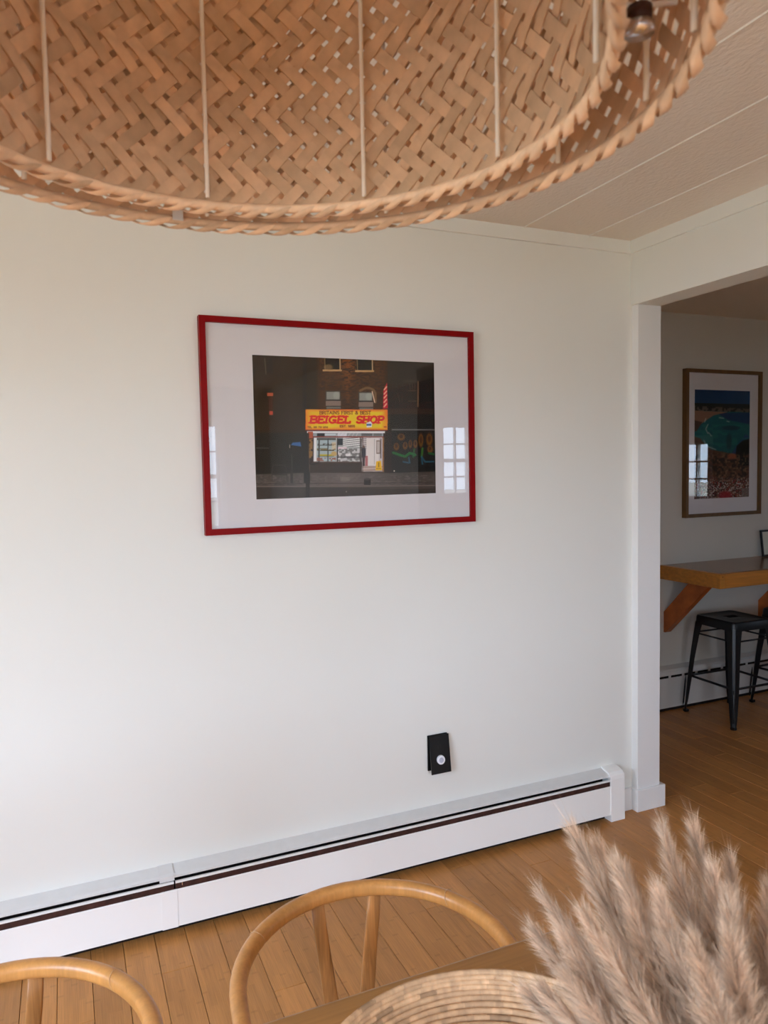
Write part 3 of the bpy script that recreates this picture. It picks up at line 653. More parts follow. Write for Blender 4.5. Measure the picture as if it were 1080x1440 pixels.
    p.rect(40, 772, 1060, 850, (46, 41, 40), .85); p.put((Y > 772) * (n2 > .55) * 1.0, (62, 54, 52), .4); p.rect(525, 712, 578, 734, (116, 108, 104), .5)
    p.line([(690, 776), (1046, 772)], 3, (74, 62, 58), .8)
    # cycle stand
    K = (9, 8, 9); p.poly([(332, 470), (352, 470), (356, 746), (332, 746)], K); p.rect(326, 690, 360, 746, K); p.rect(337, 746, 358, 836, (22, 17, 18), .8)
    p.poly([(252, 540), (262, 524), (306, 520), (312, 548)], (52, 84, 130)); p.line([(207, 504), (222, 530), (246, 540), (330, 552)], 8, K); p.line([(250, 490), (258, 514), (272, 520)], 7, K); p.line([(306, 508), (314, 544)], 7, K)
    p.line([(264, 622), (276, 638), (300, 645), (332, 640)], 8, K); p.line([(284, 624), (294, 640)], 6, K); p.line([(356, 640), (384, 644), (408, 634)], 7, K); p.line([(345, 476), (358, 680)], 2, (110, 84, 74), .8); p.line([(247, 536), (247, 552)], 3, (170, 150, 140))
    p.line([(258, 590), (260, 650), (262, 744)], 3, (84, 80, 78), .7); p.rect(252, 660, 266, 745, (40, 37, 36), .9)
    p.line([(150, 736), (152, 660), (160, 648), (222, 648), (232, 690), (234, 736)], 5, (48, 44, 42), .9); p.line([(152, 700), (232, 700)], 8, (40, 36, 35), .9)
    p.rect(656, 722, 692, 756, (34, 31, 31)); p.blob(674, 724, 18, 6, (60, 54, 54)); p.rect(556, 790, 562, 796, (130, 124, 120), .8)
    img = to_lin(p.I); img = img.reshape(Hn, ss, Wn, ss, 3).mean((1, 3))
    return np.clip((img - .011) * 1.55, .001, .9)

def beach_print(Wn=130, Hn=188, ss=2):
    W_, H_ = Wn * ss, Hn * ss
    X = (np.arange(W_) + .5)[None, :] / W_ * np.ones((H_, 1)) * 100; Y = (np.arange(H_) + .5)[:, None] / H_ * np.ones((1, W_)) * 190
    p = Paint(X, Y); n1 = vnoise(X, Y, 3, 11); n2 = vnoise(X, Y * 2, 9, 12); n3 = vnoise(X, Y, 1.6, 13)
    p.put(np.ones_like(X), (26, 58, 96)); p.put(smooth01(Y / 30), (40, 72, 106), .6)
    p.rect(-5, 27, 105, 40, (34, 34, 32)); p.put(((Y > 24 + X * .05) & (Y < 40)) * (n1 > .5), (110, 100, 92), .7); p.put((Y > 23) * (Y < 28 + X * .04) * 1.0, (30, 36, 34))
    p.poly([(-5, 36), (105, 38), (105, 60), (60, 120), (-5, 120)], (22, 84, 90))
    p.poly([(40, 40), (105, 38), (105, 60), (60, 52)], (20, 50, 84)); p.put((Y > 60) * (Y < 100) * (n2 > .5) * 1.0, (38, 106, 102), .5)
    p.blob(66, 66, 16, 4, (16, 44, 60), .7); p.blob(62, 90, 5, 14, (18, 52, 58), .6)
    p.poly([(-5, 36), (60, 38), (34, 44), (22, 52), (8, 62), (-5, 66)], (128, 98, 82)); p.poly([(-5, 52), (14, 56), (4, 72), (-5, 74)], (74, 56, 50))
    p.poly([(-5, 80), (10, 84), (20, 96), (30, 104), (50, 108), (105, 120), (105, 195), (-5, 195)], (84, 60, 46))
    for q in ([(24, 76), (20, 68), (24, 60)], [(25, 74), (30, 80)], [(17, 88), (22, 98), (38, 104)], [(20, 50), (18, 56)], [(44, 48), (52, 49)], [(58, 54), (62, 55)]): p.line(q, 1.6, (176, 176, 168), .8)
    p.poly([(105, 84), (88, 88), (76, 98), (74, 116), (84, 132), (94, 138), (105, 134)], (14, 18, 16)); p.poly([(105, 60), (88, 62), (80, 74), (105, 82)], (30, 88, 90), .6)
    m = smooth01((Y - 106) / 10); p.put(m * (n1 > .55), (44, 32, 26), .8); p.put(m * (n1 < .3), (128, 98, 74), .7); p.put(m * (n2 > .6), (98, 62, 48), .6)
    p.blob(68, 116, 9, 5, (150, 84, 56), .8)
    m = smooth01((Y - 150) / 12); p.put(m * (n3 > .68), (188, 168, 160), .9); p.put(m * (n3 < .22), (150, 44, 54), .9); p.put(m * (n3 > .45) * (n3 < .5), (30, 34, 46), .9); p.blob(56, 186, 12, 8, (150, 40, 50), .8); p.rect(86, 174, 105, 190, (120, 108, 104), .8)
    img = to_lin(p.I); img = img.reshape(Hn, ss, Wn, ss, 3).mean((1, 3))
    return np.clip(img * 1.15, .002, .9)

def picture(name, x0, x1, z0, z1, yw, depth, fwid, px0, px1, pz0, pz1, m_fr, img, label, inner_white=False):
    root = empty(name, ((x0 + x1) / 2, yw, z0), label, 'picture'); root.location = (0, 0, 0)
    yf = yw - depth; ys = (yf, yw - .0005)
    # mitred frame rails: each rail is a part
    a = fwid
    def rail(p):
        n = len(p); v = [(x, ys[0], z) for x, z in p] + [(x, ys[1], z) for x, z in p]
        MB().add(v, [tuple(range(n)), tuple(range(2 * n - 1, n - 1, -1))] + [(i, i + n, (i + 1) % n + n, (i + 1) % n) for i in range(n)]).build('frame_rail', m_fr, root)
    rail([(x0, z1), (x0, z0), (x0 + a, z0 + a), (x0 + a, z1 - a)]); rail([(x1, z0), (x1, z1), (x1 - a, z1 - a), (x1 - a, z0 + a)])
    rail([(x0, z0), (x1, z0), (x1 - a, z0 + a), (x0 + a, z0 + a)]); rail([(x1, z1), (x0, z1), (x0 + a, z1 - a), (x1 - a, z1 - a)])
    MB().box(x0 + a, x1 - a, yw - .0145, yw - .0006, z0 + a, z1 - a).build('backing_board', m_mount, root)
    yp = yw - .0165; mb = MB()
    for q in ((x0 + a, px0, z0 + a, z1 - a), (px1, x1 - a, z0 + a, z1 - a), (px0, px1, z0 + a, pz0), (px0, px1, pz1, z1 - a)): mb.box(q[0], q[1], yp - .0014, yp, q[2], q[3])
    mb.build('mount', m_mount, root)
    print_mesh('photo_print', [(px0, yp, pz1), (px1, yp, pz1), (px1, yp, pz0), (px0, yp, pz0)], img, m_ink, root)
    g = MB(); yg = yp - .004; g.add([(x0 + a, yg, z0 + a), (x1 - a, yg, z0 + a), (x1 - a, yg, z1 - a), (x0 + a, yg, z1 - a)], [(0, 1, 2, 3)]); g.build('glass', m_glass, root)
    return root
picture('framed_picture', -1.802, -.781, 1.302, 2.019, 0.0, .030, .0205, -1.6275, -.9445, 1.4155, 1.9000, m_red, shop_print(), 'wide red-framed night photograph of a bagel shop on the cream wall')
picture('framed_picture', 1.269, 1.914, 1.170, 2.081, BACK2_Y, .034, .0215, 1.351, 1.822, 1.283, 1.957, m_oakframe, beach_print(), 'tall oak-framed beach photograph above the kitchen counter')

# ------------------------------------------------------------------ kitchen counter
CX0, CX1, CY0, CY1, CZ0, CZ1 = 1.085, 3.3, .503, BACK2_Y - .0005, .807, .890
ct = empty('bar_counter', (0, 0, 0), 'thick orange pine wall counter above the black stools', 'counter')
MB().box(CX0 + .034, CX1, CY0 + .034, CY1, CZ0 + .004, CZ1 - .001, b=.001).build('top_panel', m_countertop, ct)
MB().box(CX0 + .0345, CX1, CY0, CY0 + .0335, CZ0, CZ1, b=.003).build('front_board', m_counter, ct)
MB().box(CX0, CX0 + .034, CY0, CY1, CZ0, CZ1, b=.003).build('end_board', m_counter, ct)
for x in (1.126, 1.936, 2.75):
    mb = MB(); mb.prism([(CY1, .472), (CY1, .598), (.762, CZ0 + .003), (.616, CZ0 + .003), (.948, .474)], x, x + .042); mb.build('brace', m_brace, ct)
for q in ((.5155, .872),): 
    mb = MB(); mb.lathe([(0, 0), (.003, 0), (.0032, .0006)], n=10); o = mb.build('screw', m_heatdark, ct); o.rotation_euler = (pi / 2, 0, 0); o.location = (1.103, CY0 - .0002, .874)

# small framed card at the back of the counter
fc = empty('photo_stand', (1.915, .93, CZ1), 'small dark-edged cream card leaning at the back of the counter', 'photo frame')
o = MB().box(0, .20, -.006, .006, 0, .172, b=.002).build('dark_border', m_blackmetal, fc); o.rotation_euler = (radians(-7), 0, 0); o.location = (0, -.012, .0015)
MB().box(.010, .190, -.0075, -.0055, .012, .160).build('card_face', m_cream, o)

# ------------------------------------------------------------------ metal stool
def make_stool():
    root = empty('bar_stool', (0, 0, 0), '', 'stool')
    h = .60; s = .150; fo = .190
    # seat: rounded square pan with rolled edge, dished top and slot
    def ring(k, z, r): return [(x * k, y * k, z) for x, y in rrect(2 * s, 2 * s, r, 4)]
    n = len(rrect(2 * s, 2 * s, .03, 4)); mb = MB(); v = []; 
    rings = [(1.0, h - .052, .03), (.985, h - .010, .03), (.965, h - .002, .03), (.94, h, .03), (.90, h - .001, .03), (.86, h - .004, .03), (.40, h - .004, .03)]
    for k, z, r in rings: v += ring(k, z, r)
    f = [(a * n + i, a * n + (i + 1) % n, (a + 1) * n + (i + 1) % n, (a + 1) * n + i) for a in range(len(rings) - 1) for i in range(n)]
    # slot hole: join inner ring to slot outline
    sl = [(x, y, h - .004) for x, y in rrect(.075, .026, .012, 4)]; b0 = len(v); v += sl; v += [(x, y, h - .02) for x, y, _ in sl]
    f += [((len(rings) - 1) * n + i, (len(rings) - 1) * n + (i + 1) % n, b0 + (i + 1) % n, b0 + i) for i in range(n)]
    f += [(b0 + i, b0 + (i + 1) % n, b0 + n + (i + 1) % n, b0 + n + i) for i in range(n)]
    mb.add(v, f, smooth=True); mb.build('seat', m_blackmetal, root)
    for sx in (-1, 1):
        for sy in (-1, 1):
            mb = MB(); rows = [(h - .040, s * .985, .062, 0), (h - .12, s + .006, .052, 0), (.34, s + .019, .045, 0), (.21, s + .028, .040, 1), (.08, s + .036, .030, 1), (.02, fo, .022, 0), (0.0, fo + .001, .022, 0)]
            v = []
            for z, c, w_, _ in rows:
                b = .011; t = .004
                P = [(c - w_, c), (c - b, c), (c, c - b), (c, c - w_), (c - t, c - w_), (c - t, c - b - t), (c - b - t, c - t), (c - w_, c - t)]
                v += [(sx * x, sy * y, z) for x, y in P]
            k = 8; f = [(a * k + i, a * k + (i + 1) % k, (a + 1) * k + (i + 1) % k, (a + 1) * k + i) for a in range(len(rows) - 1) for i in range(k)]
            f += [tuple(range(k)), tuple(range((len(rows) - 1) * k, len(rows) * k))]
            if sx * sy < 0: f = [tuple(reversed(q)) for q in f]
            mb.add(v, f); leg = mb.build('leg', m_blackmetal, root)
            # raised rib pressed into the leg corner
            mb = MB(); P0 = Vector((sx * (s + .031), sy * (s + .031), .19)); P1 = Vector((sx * (s + .0385), sy * (s + .0385), .055))
            mb.sweep([P0 + (P0 - P1) * .25, P0, P1, P1 + (P1 - P0) * .12], rrect(.013, .009, .003, 2), scale=[.3, 1, 1, .3], upv=Vector((sx, sy, 0)).normalized()); mb.build('pressed_rib', m_blackmetal, leg)
            mb = MB(); mb.box(sx * (fo - .012) - .013, sx * (fo - .012) + .013, sy * (fo - .012) - .013, sy * (fo - .012) + .013, .0, .016, b=.003); mb.build('foot_cap', m_black, leg)
    for z, c in ((.225, s + .020), (.490, s + .003)):
        for k in range(4):
            a = [(-c, -c), (c, -c), (c, c), (-c, c)]; p, q = a[k], a[(k + 1) % 4]
            mb = MB(); mb.sweep([(p[0] * .97, p[1] * .97, z), (q[0] * .97, q[1] * .97, z)], rrect(.004 if z < .3 else .003, .014 if z < .3 else .010, .0012, 1)); mb.build('cross_brace', m_blackmetal, root)
    return root
def children(o): return [c for c in bpy.data.objects if c.parent == o]
def copy_tree(o, parent=None):
    c = o.copy(); COL.objects.link(c)
    if parent: c.parent = parent
    for ch in children(o): copy_tree(ch, c)
    return c
st = make_stool(); st.location = (1.368, .668, 0); st.rotation_euler = (0, 0, radians(-1.5))
st['label'] = 'black metal stool fully in view beside the white post'; st['group'] = 'black stools at the counter'
s2 = copy_tree(st); s2.location = (1.880, .630, 0); s2.rotation_euler = (0, 0, radians(3))
s2['label'] = 'black metal stool mostly cut off at the right edge'

# ------------------------------------------------------------------ dining table
tb = empty('dining_table', (0, 0, 0), 'oak dining table under the woven bowl and dried grass', 'table')
TX0, TX1, TY0, TY1 = -2.84, -1.33, -2.36, -1.503
MB().box(TX0, TX1, TY0, TY1, .718, .745, b=.006).build('tabletop', m_table, tb)
MB().box(TX0 + .12, TX1 - .12, TY1 - .160, TY1 - .138, .65, .7175).build('apron', m_table, tb); MB().box(TX0 + .12, TX1 - .12, TY0 + .088, TY0 + .110, .65, .7175).build('apron', m_table, tb)
MB().box(TX0 + .10, TX0 + .12, TY0 + .11, TY1 - .11, .65, .7175).build('apron', m_table, tb); MB().box(TX1 - .12, TX1 - .10, TY0 + .11, TY1 - .11, .65, .7175).build('apron', m_table, tb)
for x in (TX0 + .11, TX1 - .11):
    for y in (TY0 + .10, TY1 - .10):
        MB().sweep([(x, y, .7175), (x, y, .4), (x, y, 0)], rrect(.055, .055, .01, 2), scale=[1, .9, .6], upv=Vector((0, 1, 0))).build('leg', m_table, tb)

# ------------------------------------------------------------------ round-backed chairs
def make_chair():
    root = empty('dining_chair', (0, 0, 0), '', 'chair')       # origin: centre of the hoop, floor level; back towards +y
    R = .232; path = []
    path.append((-R + .004, -.19, .676))
    path.append((-R, -.10, .679))
    for i in range(33):
        a = pi - pi * i / 32; path.append((R * cos(a), R * sin(a) * 1.02, .683 + .007 * sin(a)))
    path += [(R, -.10, .679), (R - .004, -.19, .676)]
    sc_ = [.70, .88] + [.93] * 33 + [.88, .70]
    MB().sweep(path, rrect(.029, .031, .0125, 5), scale=sc_).build('back_rail', m_chair, root)
    for a in (142, 38):      # scarf joints
        p = []
        for k in range(15):
            t = 2 * pi * k / 14; ca = radians(a); d = Vector((cos(ca), sin(ca), 0)); c = Vector((R * cos(ca), R * 1.02 * sin(ca), .689))
            tang = Vector((-sin(ca), cos(ca), 0)); p.append(c + d * .0146 * cos(t) + Vector((0, 0, 1)) * .0156 * sin(t) + tang * .006 * sin(t))
        MB().tube(p[:-1], .0006, k=4, closed=True).build('scarf_joint', mat('glue_line', (.62, .38, .19), .5, .4) if a == 142 else bpy.data.materials['glue_line'], root)
    # Y-shaped back: two tapering arms meeting low
    def arm(sx):
        top = Vector((sx * .057, R * 1.0 - .004, .680)); mid = Vector((sx * .047, R * .985 - .002, .58)); low = Vector((sx * .037, R * .95, .490)); bot = Vector((sx * .030, R * .93, .455))
        return MB().sweep([top, (top + mid) / 2 + Vector((sx * .001, 0, 0)), mid, low, bot], rrect(.0255, .012, .003, 2), scale=[.95, 1, 1.02, 1.1, 1.1], upv=Vector((0, 1, 0)))
    arm(-1).build('back_slat', m_slat, root); arm(1).build('back_slat', m_slat, root)
    MB().sweep([(0, R * .935, .470), (0, R * .93, .43)], rrect(.088, .0135, .003, 2), upv=Vector((0, 1, 0))).build('slat_foot', m_chair, root)
    for s in (-1, 1):
        MB().tube([(s * (R - .004), -.165, .672), (s * (R - .006), -.165, .42), (s * (R + .004), -.17, 0)], .0165, k=12, scale=[.7, 1, .7], upv=Vector((0, 1, 0))).build('leg', m_chair, root)
        MB().tube([(s * (R - .002), -.005, .674), (s * (R - .014), .03, .56), (s * (R - .035), .045, .42), (s * (R - .05), .10, 0)], .017, k=12, scale=[.7, .95, 1, .7], upv=Vector((0, 1, 0))).build('leg', m_chair, root)
        MB().tube([(s * (R - .008), -.165, .40), (s * (R - .036), .045, .40)], .012, k=10).build('seat_rail', m_chair, root)
        MB().tube([(s * (R - .004), -.165, .20), (s * (R - .043), .07, .22)], .009, k=8).build('stretcher', m_chair, root)
    MB().tube([(-(R - .008), -.165, .415), (R - .008, -.165, .415)], .013, k=10).build('seat_rail', m_chair, root)
    MB().tube([(-(R - .037), .05, .425), (0, .215, .43), (R - .037, .05, .425)][:1] + [((R - .037) * cos(pi - pi * i / 10), .05 + .165 * sin(pi * i / 10), .43) for i in range(1, 10)] + [(R - .037, .05, .425)], .013, k=10).build('seat_rail', m_chair, root)
    # woven cord seat: four wedge fields of cord
    for k in range(4):
        mb = MB(); nn = 16
        for j in range(nn):
            t = (j + .5) / nn * .205
            x_ = .215 - t; yb_, yf_ = .155 - t * .95, -.165 + t * .8
            c = [((-x_, yf_), (x_, yf_)), ((x_, yf_), (x_ * .9, yb_)), ((x_ * .9, yb_), (-x_ * .9, yb_)), ((-x_ * .9, yb_), (-x_, yf_))][k]
            z = .436 - .012 * (t / .2)
            mb.tube([(c[0][0], c[0][1], z), (c[1][0], c[1][1], z)], .0058, k=5)
        mb.build('cord_seat_field', m_cord, root)
    return root
m_slat = wood('slat_beech', (.46, .205, .06), .42, 2, scale=1.0, amount=.42)
c1 = make_chair(); c1.location = (-1.777, -1.397, 0); c1.rotation_euler = (0, 0, radians(-6)); c1['label'] = 'honey wood chair with a full round back rail beside the woven bowl'; c1['group'] = 'chairs along the table'
c2 = copy_tree(c1); c2.location = (-2.366, -1.380, 0); c2.rotation_euler = (0, 0, radians(-2)); c2['label'] = 'honey wood round-backed chair cut off at the left edge'

# ------------------------------------------------------------------ coiled bowl
bw = empty('woven_bowl', (-1.817, -1.840, .745), 'wide coiled straw bowl on the oak table', 'bowl')
m_straw = mat('straw', (.58, .36, .20), .7, .25, tone=True, var=(90, .25, (1, 1, .5)), bump=(300, .5, .0012, ONE))
prof = []
nw, nb = 15, 22
for i in range(nw): t = i / (nw - 1); prof.append((.224 - .078 * t - .012 * sin(pi * t) * -1, .0755 - .069 * t ** 1.0))
for i in range(1, nb): prof.append((prof[nw - 1][0] - i * .0067, .0062))
for j, (R_, z_) in enumerate(prof):
    if R_ < .006: continue
    r = random.Random(j * 7 + 1); nseg = max(16, int(2 * pi * R_ / .0035)); mb = MB(); k = 7; v = []; f = []
    seglen = 0; tn = 1; tones = []; rad = []; base = r.uniform(.92, 1.08)
    cur = .0049; left = 0
    for i in range(nseg):
        if left <= 0: left = r.randint(3, 8); cur = .0038 + r.uniform(-.0003, .0003); tn = base * r.choice((.86, .94, 1.0, 1.04, 1.1)) if r.random() > .04 else .6
        ph = 1 if left > 1 else .93; left -= 1
        a = 2 * pi * i / nseg; wob = .0006 * sin(a * 3 + j) 
        for q in range(k):
            b = 2 * pi * q / k; rr = cur * ph
            v.append(((R_ + rr * cos(b)) * cos(a), (R_ + rr * cos(b)) * sin(a), z_ + rr * sin(b) * 1.05 + wob))
        tones.append(tn)
    o0 = 0
    mb.v = v
    for i in range(nseg):
        jn = (i + 1) % nseg
        for q in range(k):
            mb.f.append((i * k + q, i * k + (q + 1) % k, jn * k + (q + 1) % k, jn * k + q)); mb.mi.append(0); mb.t.append(tones[(i + q // 2) % nseg]); mb.sm.append(True)
    mb.build('coil', m_straw, bw)
mb = MB()      # loose straw ends poking from the rim
for i in range(46):
    a = rnd.uniform(0, 2 * pi); zt = rnd.uniform(.05, .08); rr = .2255 if zt > .065 else .214
    p = Vector((rr * cos(a), rr * sin(a), zt)); d = Vector((cos(a) * rnd.uniform(-1, 1), sin(a) * rnd.uniform(-1, 1), rnd.uniform(.2, 1))).normalized() * rnd.uniform(.005, .013)
    mb.tube([p, p + d * .5 + Vector((0, 0, .001)), p + d], .0005, k=3)
o = mb.build('loose_straw', m_straw, bw); o['kind'] = 'stuff'

# ------------------------------------------------------------------ vase and dried plumes
VX, VY = -1.690, -2.085
vs = empty('vase', (VX, VY, .745), 'small pale vase holding the dried grass at the table front', 'vase')
MB().lathe([(.001, .0005), (.030, .0005), (.040, .012), (.044, .040), (.036, .075), (.026, .095), (.025, .105), (.029, .115), (.026, .115), (.022, .104), (.023, .095), (.033, .075), (.041, .04), (.036, .012), (.001, .008)], n=36).build('body', m_vase, vs)
MB().lathe([(.0290, .1145), (.0315, .1165), (.0295, .1185), (.0262, .1170), (.0262, .1145)], n=36).build('lip', m_vase, vs)
m_plume = mat('dried_plume', (.69, .535, .40), .8, .15, tone=True, coords='obj', trans=.35)
m_stem = mat('dried_stem', (.45, .30, .16), .7, .2)
def plume_mesh(seed, length=.30, nbr=400):
    """feathery spike growing along +z from z=0, tip at z=length"""
    r = random.Random(seed); V = []; F = []; T = []
    def hair(p, d, l, w_, tone):
        sag = Vector((d.x * .35, d.y * .35, -.18)) * l
        s = d.cross(Vector((r.uniform(-1, 1), r.uniform(-1, 1), r.uniform(-1, 1)))).normalized() * w_
        q = p + d * l * .55; e = p + d * l + sag * .35; o = len(V)
        V.extend([p - s, p + s, q + s * .7, q - s * .7, e]); F.extend([(o, o + 1, o + 2, o + 3), (o + 3, o + 2, o + 4)]); T.extend([tone, tone * 1.05])
    bend = r.uniform(-.02, .02), r.uniform(-.02, .02)
    def axis(t): return Vector((bend[0] * t * t, bend[1] * t * t, t * length))
    for i in range(nbr):
        t = r.random() ** .85; p = axis(t * .97); a = r.uniform(0, 2 * pi); o = Vector((cos(a), sin(a), 0))
        env = (.30 + .95 * sin(pi * min(1, t * .9 + .12)) ** .8) * (1 - t * .78)
        lb = .062 * env * r.uniform(.5, 1.15) + .018; up_ = .95 + t * 1.3
        d = (o * .31 + Vector((0, 0, up_))).normalized(); tone0 = r.uniform(.60, 1.25) * (.86 + .3 * t)
        n = max(4, int(lb / .0028)); q = p.copy(); dd = d.copy()
        for k in range(n):
            q = q + dd * (lb / n); dd = (dd + o * .015 + Vector((r.uniform(-.03, .03), r.uniform(-.03, .03), r.uniform(-.02, .03)))).normalized()
            for m_ in range(2):
                hd = (dd + Vector((r.uniform(-.32, .32), r.uniform(-.32, .32), r.uniform(-.05, .35)))).normalized()
                hair(q, hd, r.uniform(.012, .032) * (1.1 - .4 * k / n), .00016, tone0 * r.uniform(.85, 1.15))
    for i in range(60):
        t = r.uniform(.7, 1.0); hair(axis(t), (Vector((r.uniform(-.16, .16), r.uniform(-.16, .16), 1))).normalized(), r.uniform(.03, .06), .00018, r.uniform(.9, 1.25))
    me = bpy.data.meshes.new('plume'); me.from_pydata([v[:] for v in V], [], F); me.materials.append(m_plume)
    at = me.attributes.new('tone', 'FLOAT', 'FACE'); at.data.foreach_set('value', T); me.update(); return me
PM = [plume_mesh(i * 11 + 3) for i in range(5)]
tips = [(-1.781, -1.855, 1.05), (-1.765, -1.874, 1.121), (-1.726, -1.864, 1.095), (-1.777, -1.949, 1.125), (-1.691, -1.881, 1.072), (-1.679, -1.915, 1.126), (-1.629, -1.897, 1.109), (-1.678, -1.969, 1.119), (-1.599, -1.921, 1.077), (-1.69, -2.01, 1.114), (-1.613, -1.98, 1.089), (-1.641, -2.017, 1.112), (-1.767, -1.989, 1.124), (-1.806, -2.077, 1.13), (-1.82, -1.982, 1.114), (-1.748, -2.075, 1.125), (-1.697, -2.073, 1.115), (-1.823, -1.934, 1.06), (-1.796, -1.851, 1.005), (-1.822, -1.919, 1.008), (-1.832, -1.968, 1.047), (-1.813, -1.867, 0.955), (-1.778, -1.97, 1.096), (-1.731, -2.031, 1.118)]
PL_LAB = {0: 'low beige plume leaning farthest left, over the rim of the woven bowl', 1: 'tall pale plume at the left of the bunch, its tip bent left', 2: 'tall fluffy plume just right of the left-bent tip',
          5: 'tall upright feathery plume in the middle, first of the two highest tips', 6: 'thin tall plume in the middle, right-hand one of the two highest tips', 8: 'pale plume rising right of the two highest tips',
          9: 'narrow plume below and right of the two highest tips, standing well clear', 10: 'tall plume near the right edge of the picture', 11: 'plume at the very right edge, leaning right', 13: 'curly plume low in front, nearest to the viewer', 16: 'plume spilling out of the lower right corner', 18: 'second-lowest plume drooping left across the woven bowl', 21: 'lowest plume drooping left, almost lying on the woven bowl'}
for i, tp in enumerate(tips):
    a = 2 * pi * (i * .618); rr = .010 + .008 * (i % 2)
    base = Vector((VX + rr * cos(a), VY + rr * sin(a), .752)); mouth = Vector((VX + rr * cos(a), VY + rr * sin(a), .862)); tip = Vector(tp)
    d = tip - mouth; Lp = d.length; f0 = .10
    root = empty('pampas_plume', base, PL_LAB.get(i, 'short beige plume in the dense middle of the bunch, below the tall tips'), 'dried grass', 'dried plumes in the vase')
    ps = mouth + d * f0
    root.location = (0, 0, 0)
    st_ = MB().tube([base, mouth, ps, mouth + d * .7], .0016, k=5, scale=[1, 1, .9, .4]).build('stem', m_stem, root)
    o = bpy.data.objects.new('plume', PM[i % 5]); COL.objects.link(o); o.parent = root
    s = (Lp * (1 - f0)) / .30
    o.location = ps; q = d.to_track_quat('Z', 'Y'); o.rotation_mode = 'QUATERNION'; o.rotation_quaternion = q; o.scale = (.95, .95, s)

# ------------------------------------------------------------------ woven pendant lamp
LX, LY, LZ = -2.0935, -1.962, 1.782
lamp = empty('pendant_lamp', (LX, LY, LZ), 'large double-layered woven bamboo pendant lampshade hanging over the table', 'lamp')
m_bamb = mat('bamboo_splint', (.76, .535, .35), .48, .4, rand=.14, coords='obj', var=(45, .14, (1, 1, 1)), trans=.28)
m_bamb_rim = mat('bamboo_rim', (.76, .53, .35), .45, .4, rand=.2, coords='obj', var=(60, .15, ONE))
def strip_mesh(R, Np, H, dirn, seed, wid=.0122, th=.0007, amp=.0011):
    r = random.Random(seed); P = 2 * pi * R / Np; hz = P / 2; rows = int(H / hz); n = rows * 2 + 1
    V = []; F = []; wd = wid * r.uniform(.92, 1.05); ph = r.uniform(0, 6)
    for i in range(n):
        k = i / 2; z = k * hz; s = dirn * z + .0006 * sin(k * .9 + ph)
        ov = max(-1, min(1, 1.6 * cos(2 * pi * (k - .5) / 4))) * amp * (1 if dirn > 0 else -1)
        for sg, rad in ((-1, 0), (1, 0), (1, th), (-1, th)):
            # width direction perpendicular to the strip on the unrolled surface
            dz = sg * wd / 2 * .7071 * (-dirn); ds = sg * wd / 2 * .7071
            rr = R + ov + rad; a = (s + ds) / R
            V.append((rr * cos(a), rr * sin(a), max(z + dz, -.004)))
        if i:
            o = (i - 1) * 4
            for a_, b_ in ((0, 1), (1, 2), (2, 3), (3, 0)): F.append((o + a_, o + b_, o + 4 + b_, o + 4 + a_))
    mb = MB(); mb.add(V, F); return mb.mesh('bamboo_strip', m_bamb)
def fold_mesh(R, Np, seed):
    """one strip end turned over the rim hoop, lying aslant around it"""
    r = random.Random(seed); P = 2 * pi * R / Np; V = []; F = []; nt_ = 8; nu = 5; span = P * 1.7; wid = radians(140)
    for i in range(nt_ + 1):
        t = i / nt_; taper = sin(pi * (t * .86 + .07)) ** .45
        for j in range(nu):
            u = j / (nu - 1) - .5
            ph = radians(-90) + (t - .5) * radians(150) + u * wid * .62 * taper; rr = .0050 + .0026 * sin(pi * t) + r.uniform(-.0002, .0002)
            a = (t - .5) * span / R + u * .004 / R
            V.append(((R + rr * cos(ph)) * cos(a), (R + rr * cos(ph)) * sin(a), rr * sin(ph) * 1.25 - .001))
    for i in range(nt_):
        for j in range(nu - 1): F.append((i * nu + j, i * nu + j + 1, (i + 1) * nu + j + 1, (i + 1) * nu + j))
    mb = MB(); mb.add(V, F, smooth=True); return mb.mesh('folded_strip_end', m_bamb_rim)
def shade(name, R, Np, H, rods, rod_r, label):
    sh = MB().tube([(R * cos(2 * pi * i / 72), R * sin(2 * pi * i / 72), -.001) for i in range(72)],   .0046, k=8, closed=True).build(name, m_bamb_rim, lamp)
    MB().tube([(R * cos(2 * pi * i / 72), R * sin(2 * pi * i / 72), H) for i in range(72)], .0045, k=6, closed=True).build('top_hoop', m_bamb_rim, sh)
    for dirn in (1, -1):
        ms = [strip_mesh(R, Np, H, dirn, 10 * k + dirn) for k in range(4)]
        for i in range(Np):
            o = bpy.data.objects.new('bamboo_strip', ms[(i * 7 + i // 3) % 4]); o.parent = sh; COL.objects.link(o); o.rotation_euler = (0, 0, 2 * pi * i / Np)
    fm = [fold_mesh(R, Np, k) for k in range(3)]
    for i in range(Np):
        o = bpy.data.objects.new('folded_strip_end', fm[i % 3]); o.parent = sh; COL.objects.link(o); o.rotation_euler = (0, 0, 2 * pi * (i + .5) / Np)
    for a in rods:
        a = radians(a); q = R - .0075
        MB().tube([(q * cos(a), q * sin(a), .004), (q * cos(a), q * sin(a), H)], rod_r, k=8, upv=Vector((0, 1, 0))).build('frame_rod', m_rod, sh)
    return sh
shade('inner_shade', .243, 62, .30, [124, 87.3, 48.8, 12, -27, -62, -99, -136, -172, 160], .0021, '')
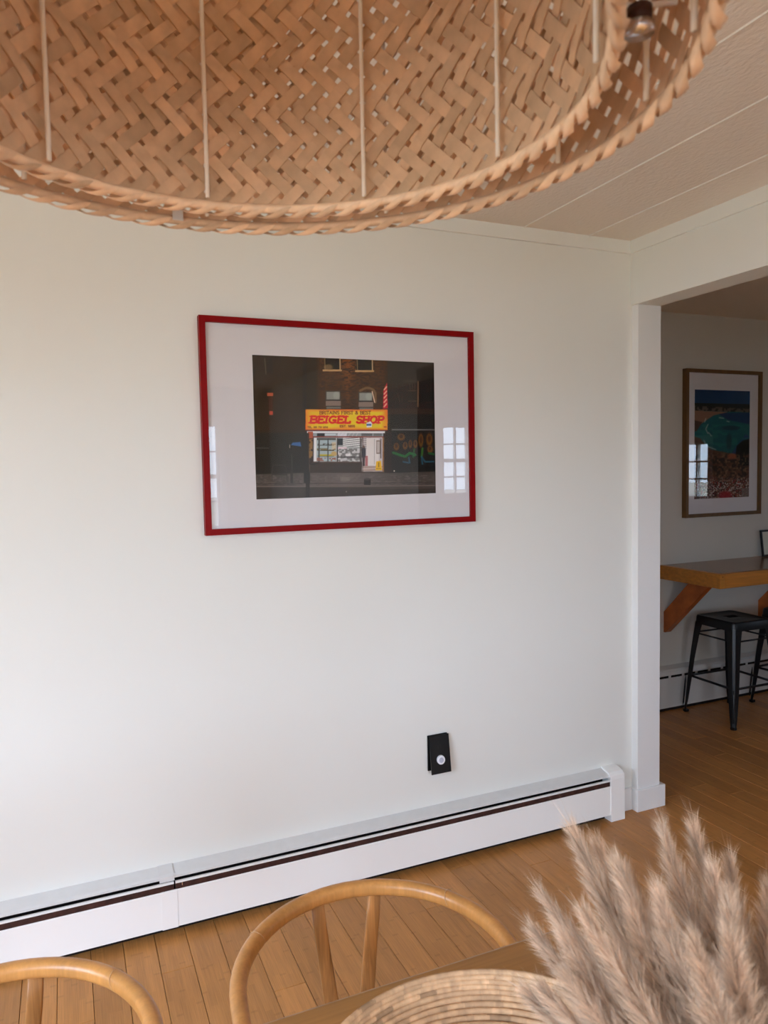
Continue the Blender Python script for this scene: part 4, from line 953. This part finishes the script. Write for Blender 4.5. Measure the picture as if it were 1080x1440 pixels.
shade('outer_shade', .2985, 68, .26, [121.8, 86, 47.7, 8, -15.5, -33, -70, -108, -144, 178, 150], .0022, '')
# spreader wires, clips and a small grey tag
def pol(r, a, z): return (r * cos(radians(a)), r * sin(radians(a)), z)
for a in (-31, 8, 48, 87, 124, -75, -120, -160):
    MB().tube([pol(.236, a, .245), pol(.292, a, .245)], .0018, k=6).build('spreader_wire', m_rod, lamp)
MB().tube([pol(.266, -25.5, .0415), pol(.266, -25.5, .031)], .0085, k=14, upv=Vector((0, 1, 0))).build('clip_sleeve', m_heatbrown, lamp)
MB().tube([pol(.266, -25.5, .0305), pol(.266, -25.5, .024)], .0100, k=14, upv=Vector((0, 1, 0))).build('clip_nut', m_metal, lamp)
MB().tube([pol(.246, -26, .0435), pol(.266, -25.5, .0425), pol(.292, -25, .046)], .0020, k=6).build('spreader_wire', m_rod, lamp)
MB().tube([pol(.246, -27.5, .0455), pol(.266, -27, .0465), pol(.292, -26.5, .052)], .0014, k=6).build('spreader_wire', m_rod, lamp)
t_ = MB().box(-.0055, .0055, -.0006, .0006, -.003, .017, b=.0004).build('grey_tag', m_tag, lamp); t_.location = pol(.2925, 91.9, 0); t_.rotation_euler = (0, 0, radians(1.9))
for k in range(3):
    a = radians(k * 120 + 20); MB().tube([(.238 * cos(a), .238 * sin(a), .298), (.02 * cos(a), .02 * sin(a), .30)], .002, k=6).build('spoke', m_rod, lamp)
MB().lathe([(.001, .31), (.022, .31), (.024, .30), (.024, .235), (.018, .225), (.001, .225)], n=24).build('socket', m_white, lamp)
MB().lathe([(.001, .105), (.020, .110), (.040, .130), (.046, .155), (.038, .185), (.020, .210), (.014, .228)], n=28).build('bulb', m_bulb, lamp)
MB().tube([(0, 0, .30), (0, 0, CEIL - LZ - .02)], .003, k=8, upv=Vector((0, 1, 0))).build('cord', m_white, lamp)
MB().lathe([(.055, CEIL - LZ), (.055, CEIL - LZ - .012), (.035, CEIL - LZ - .026), (.001, CEIL - LZ - .026)], n=32).build('ceiling_rose', m_white, lamp)
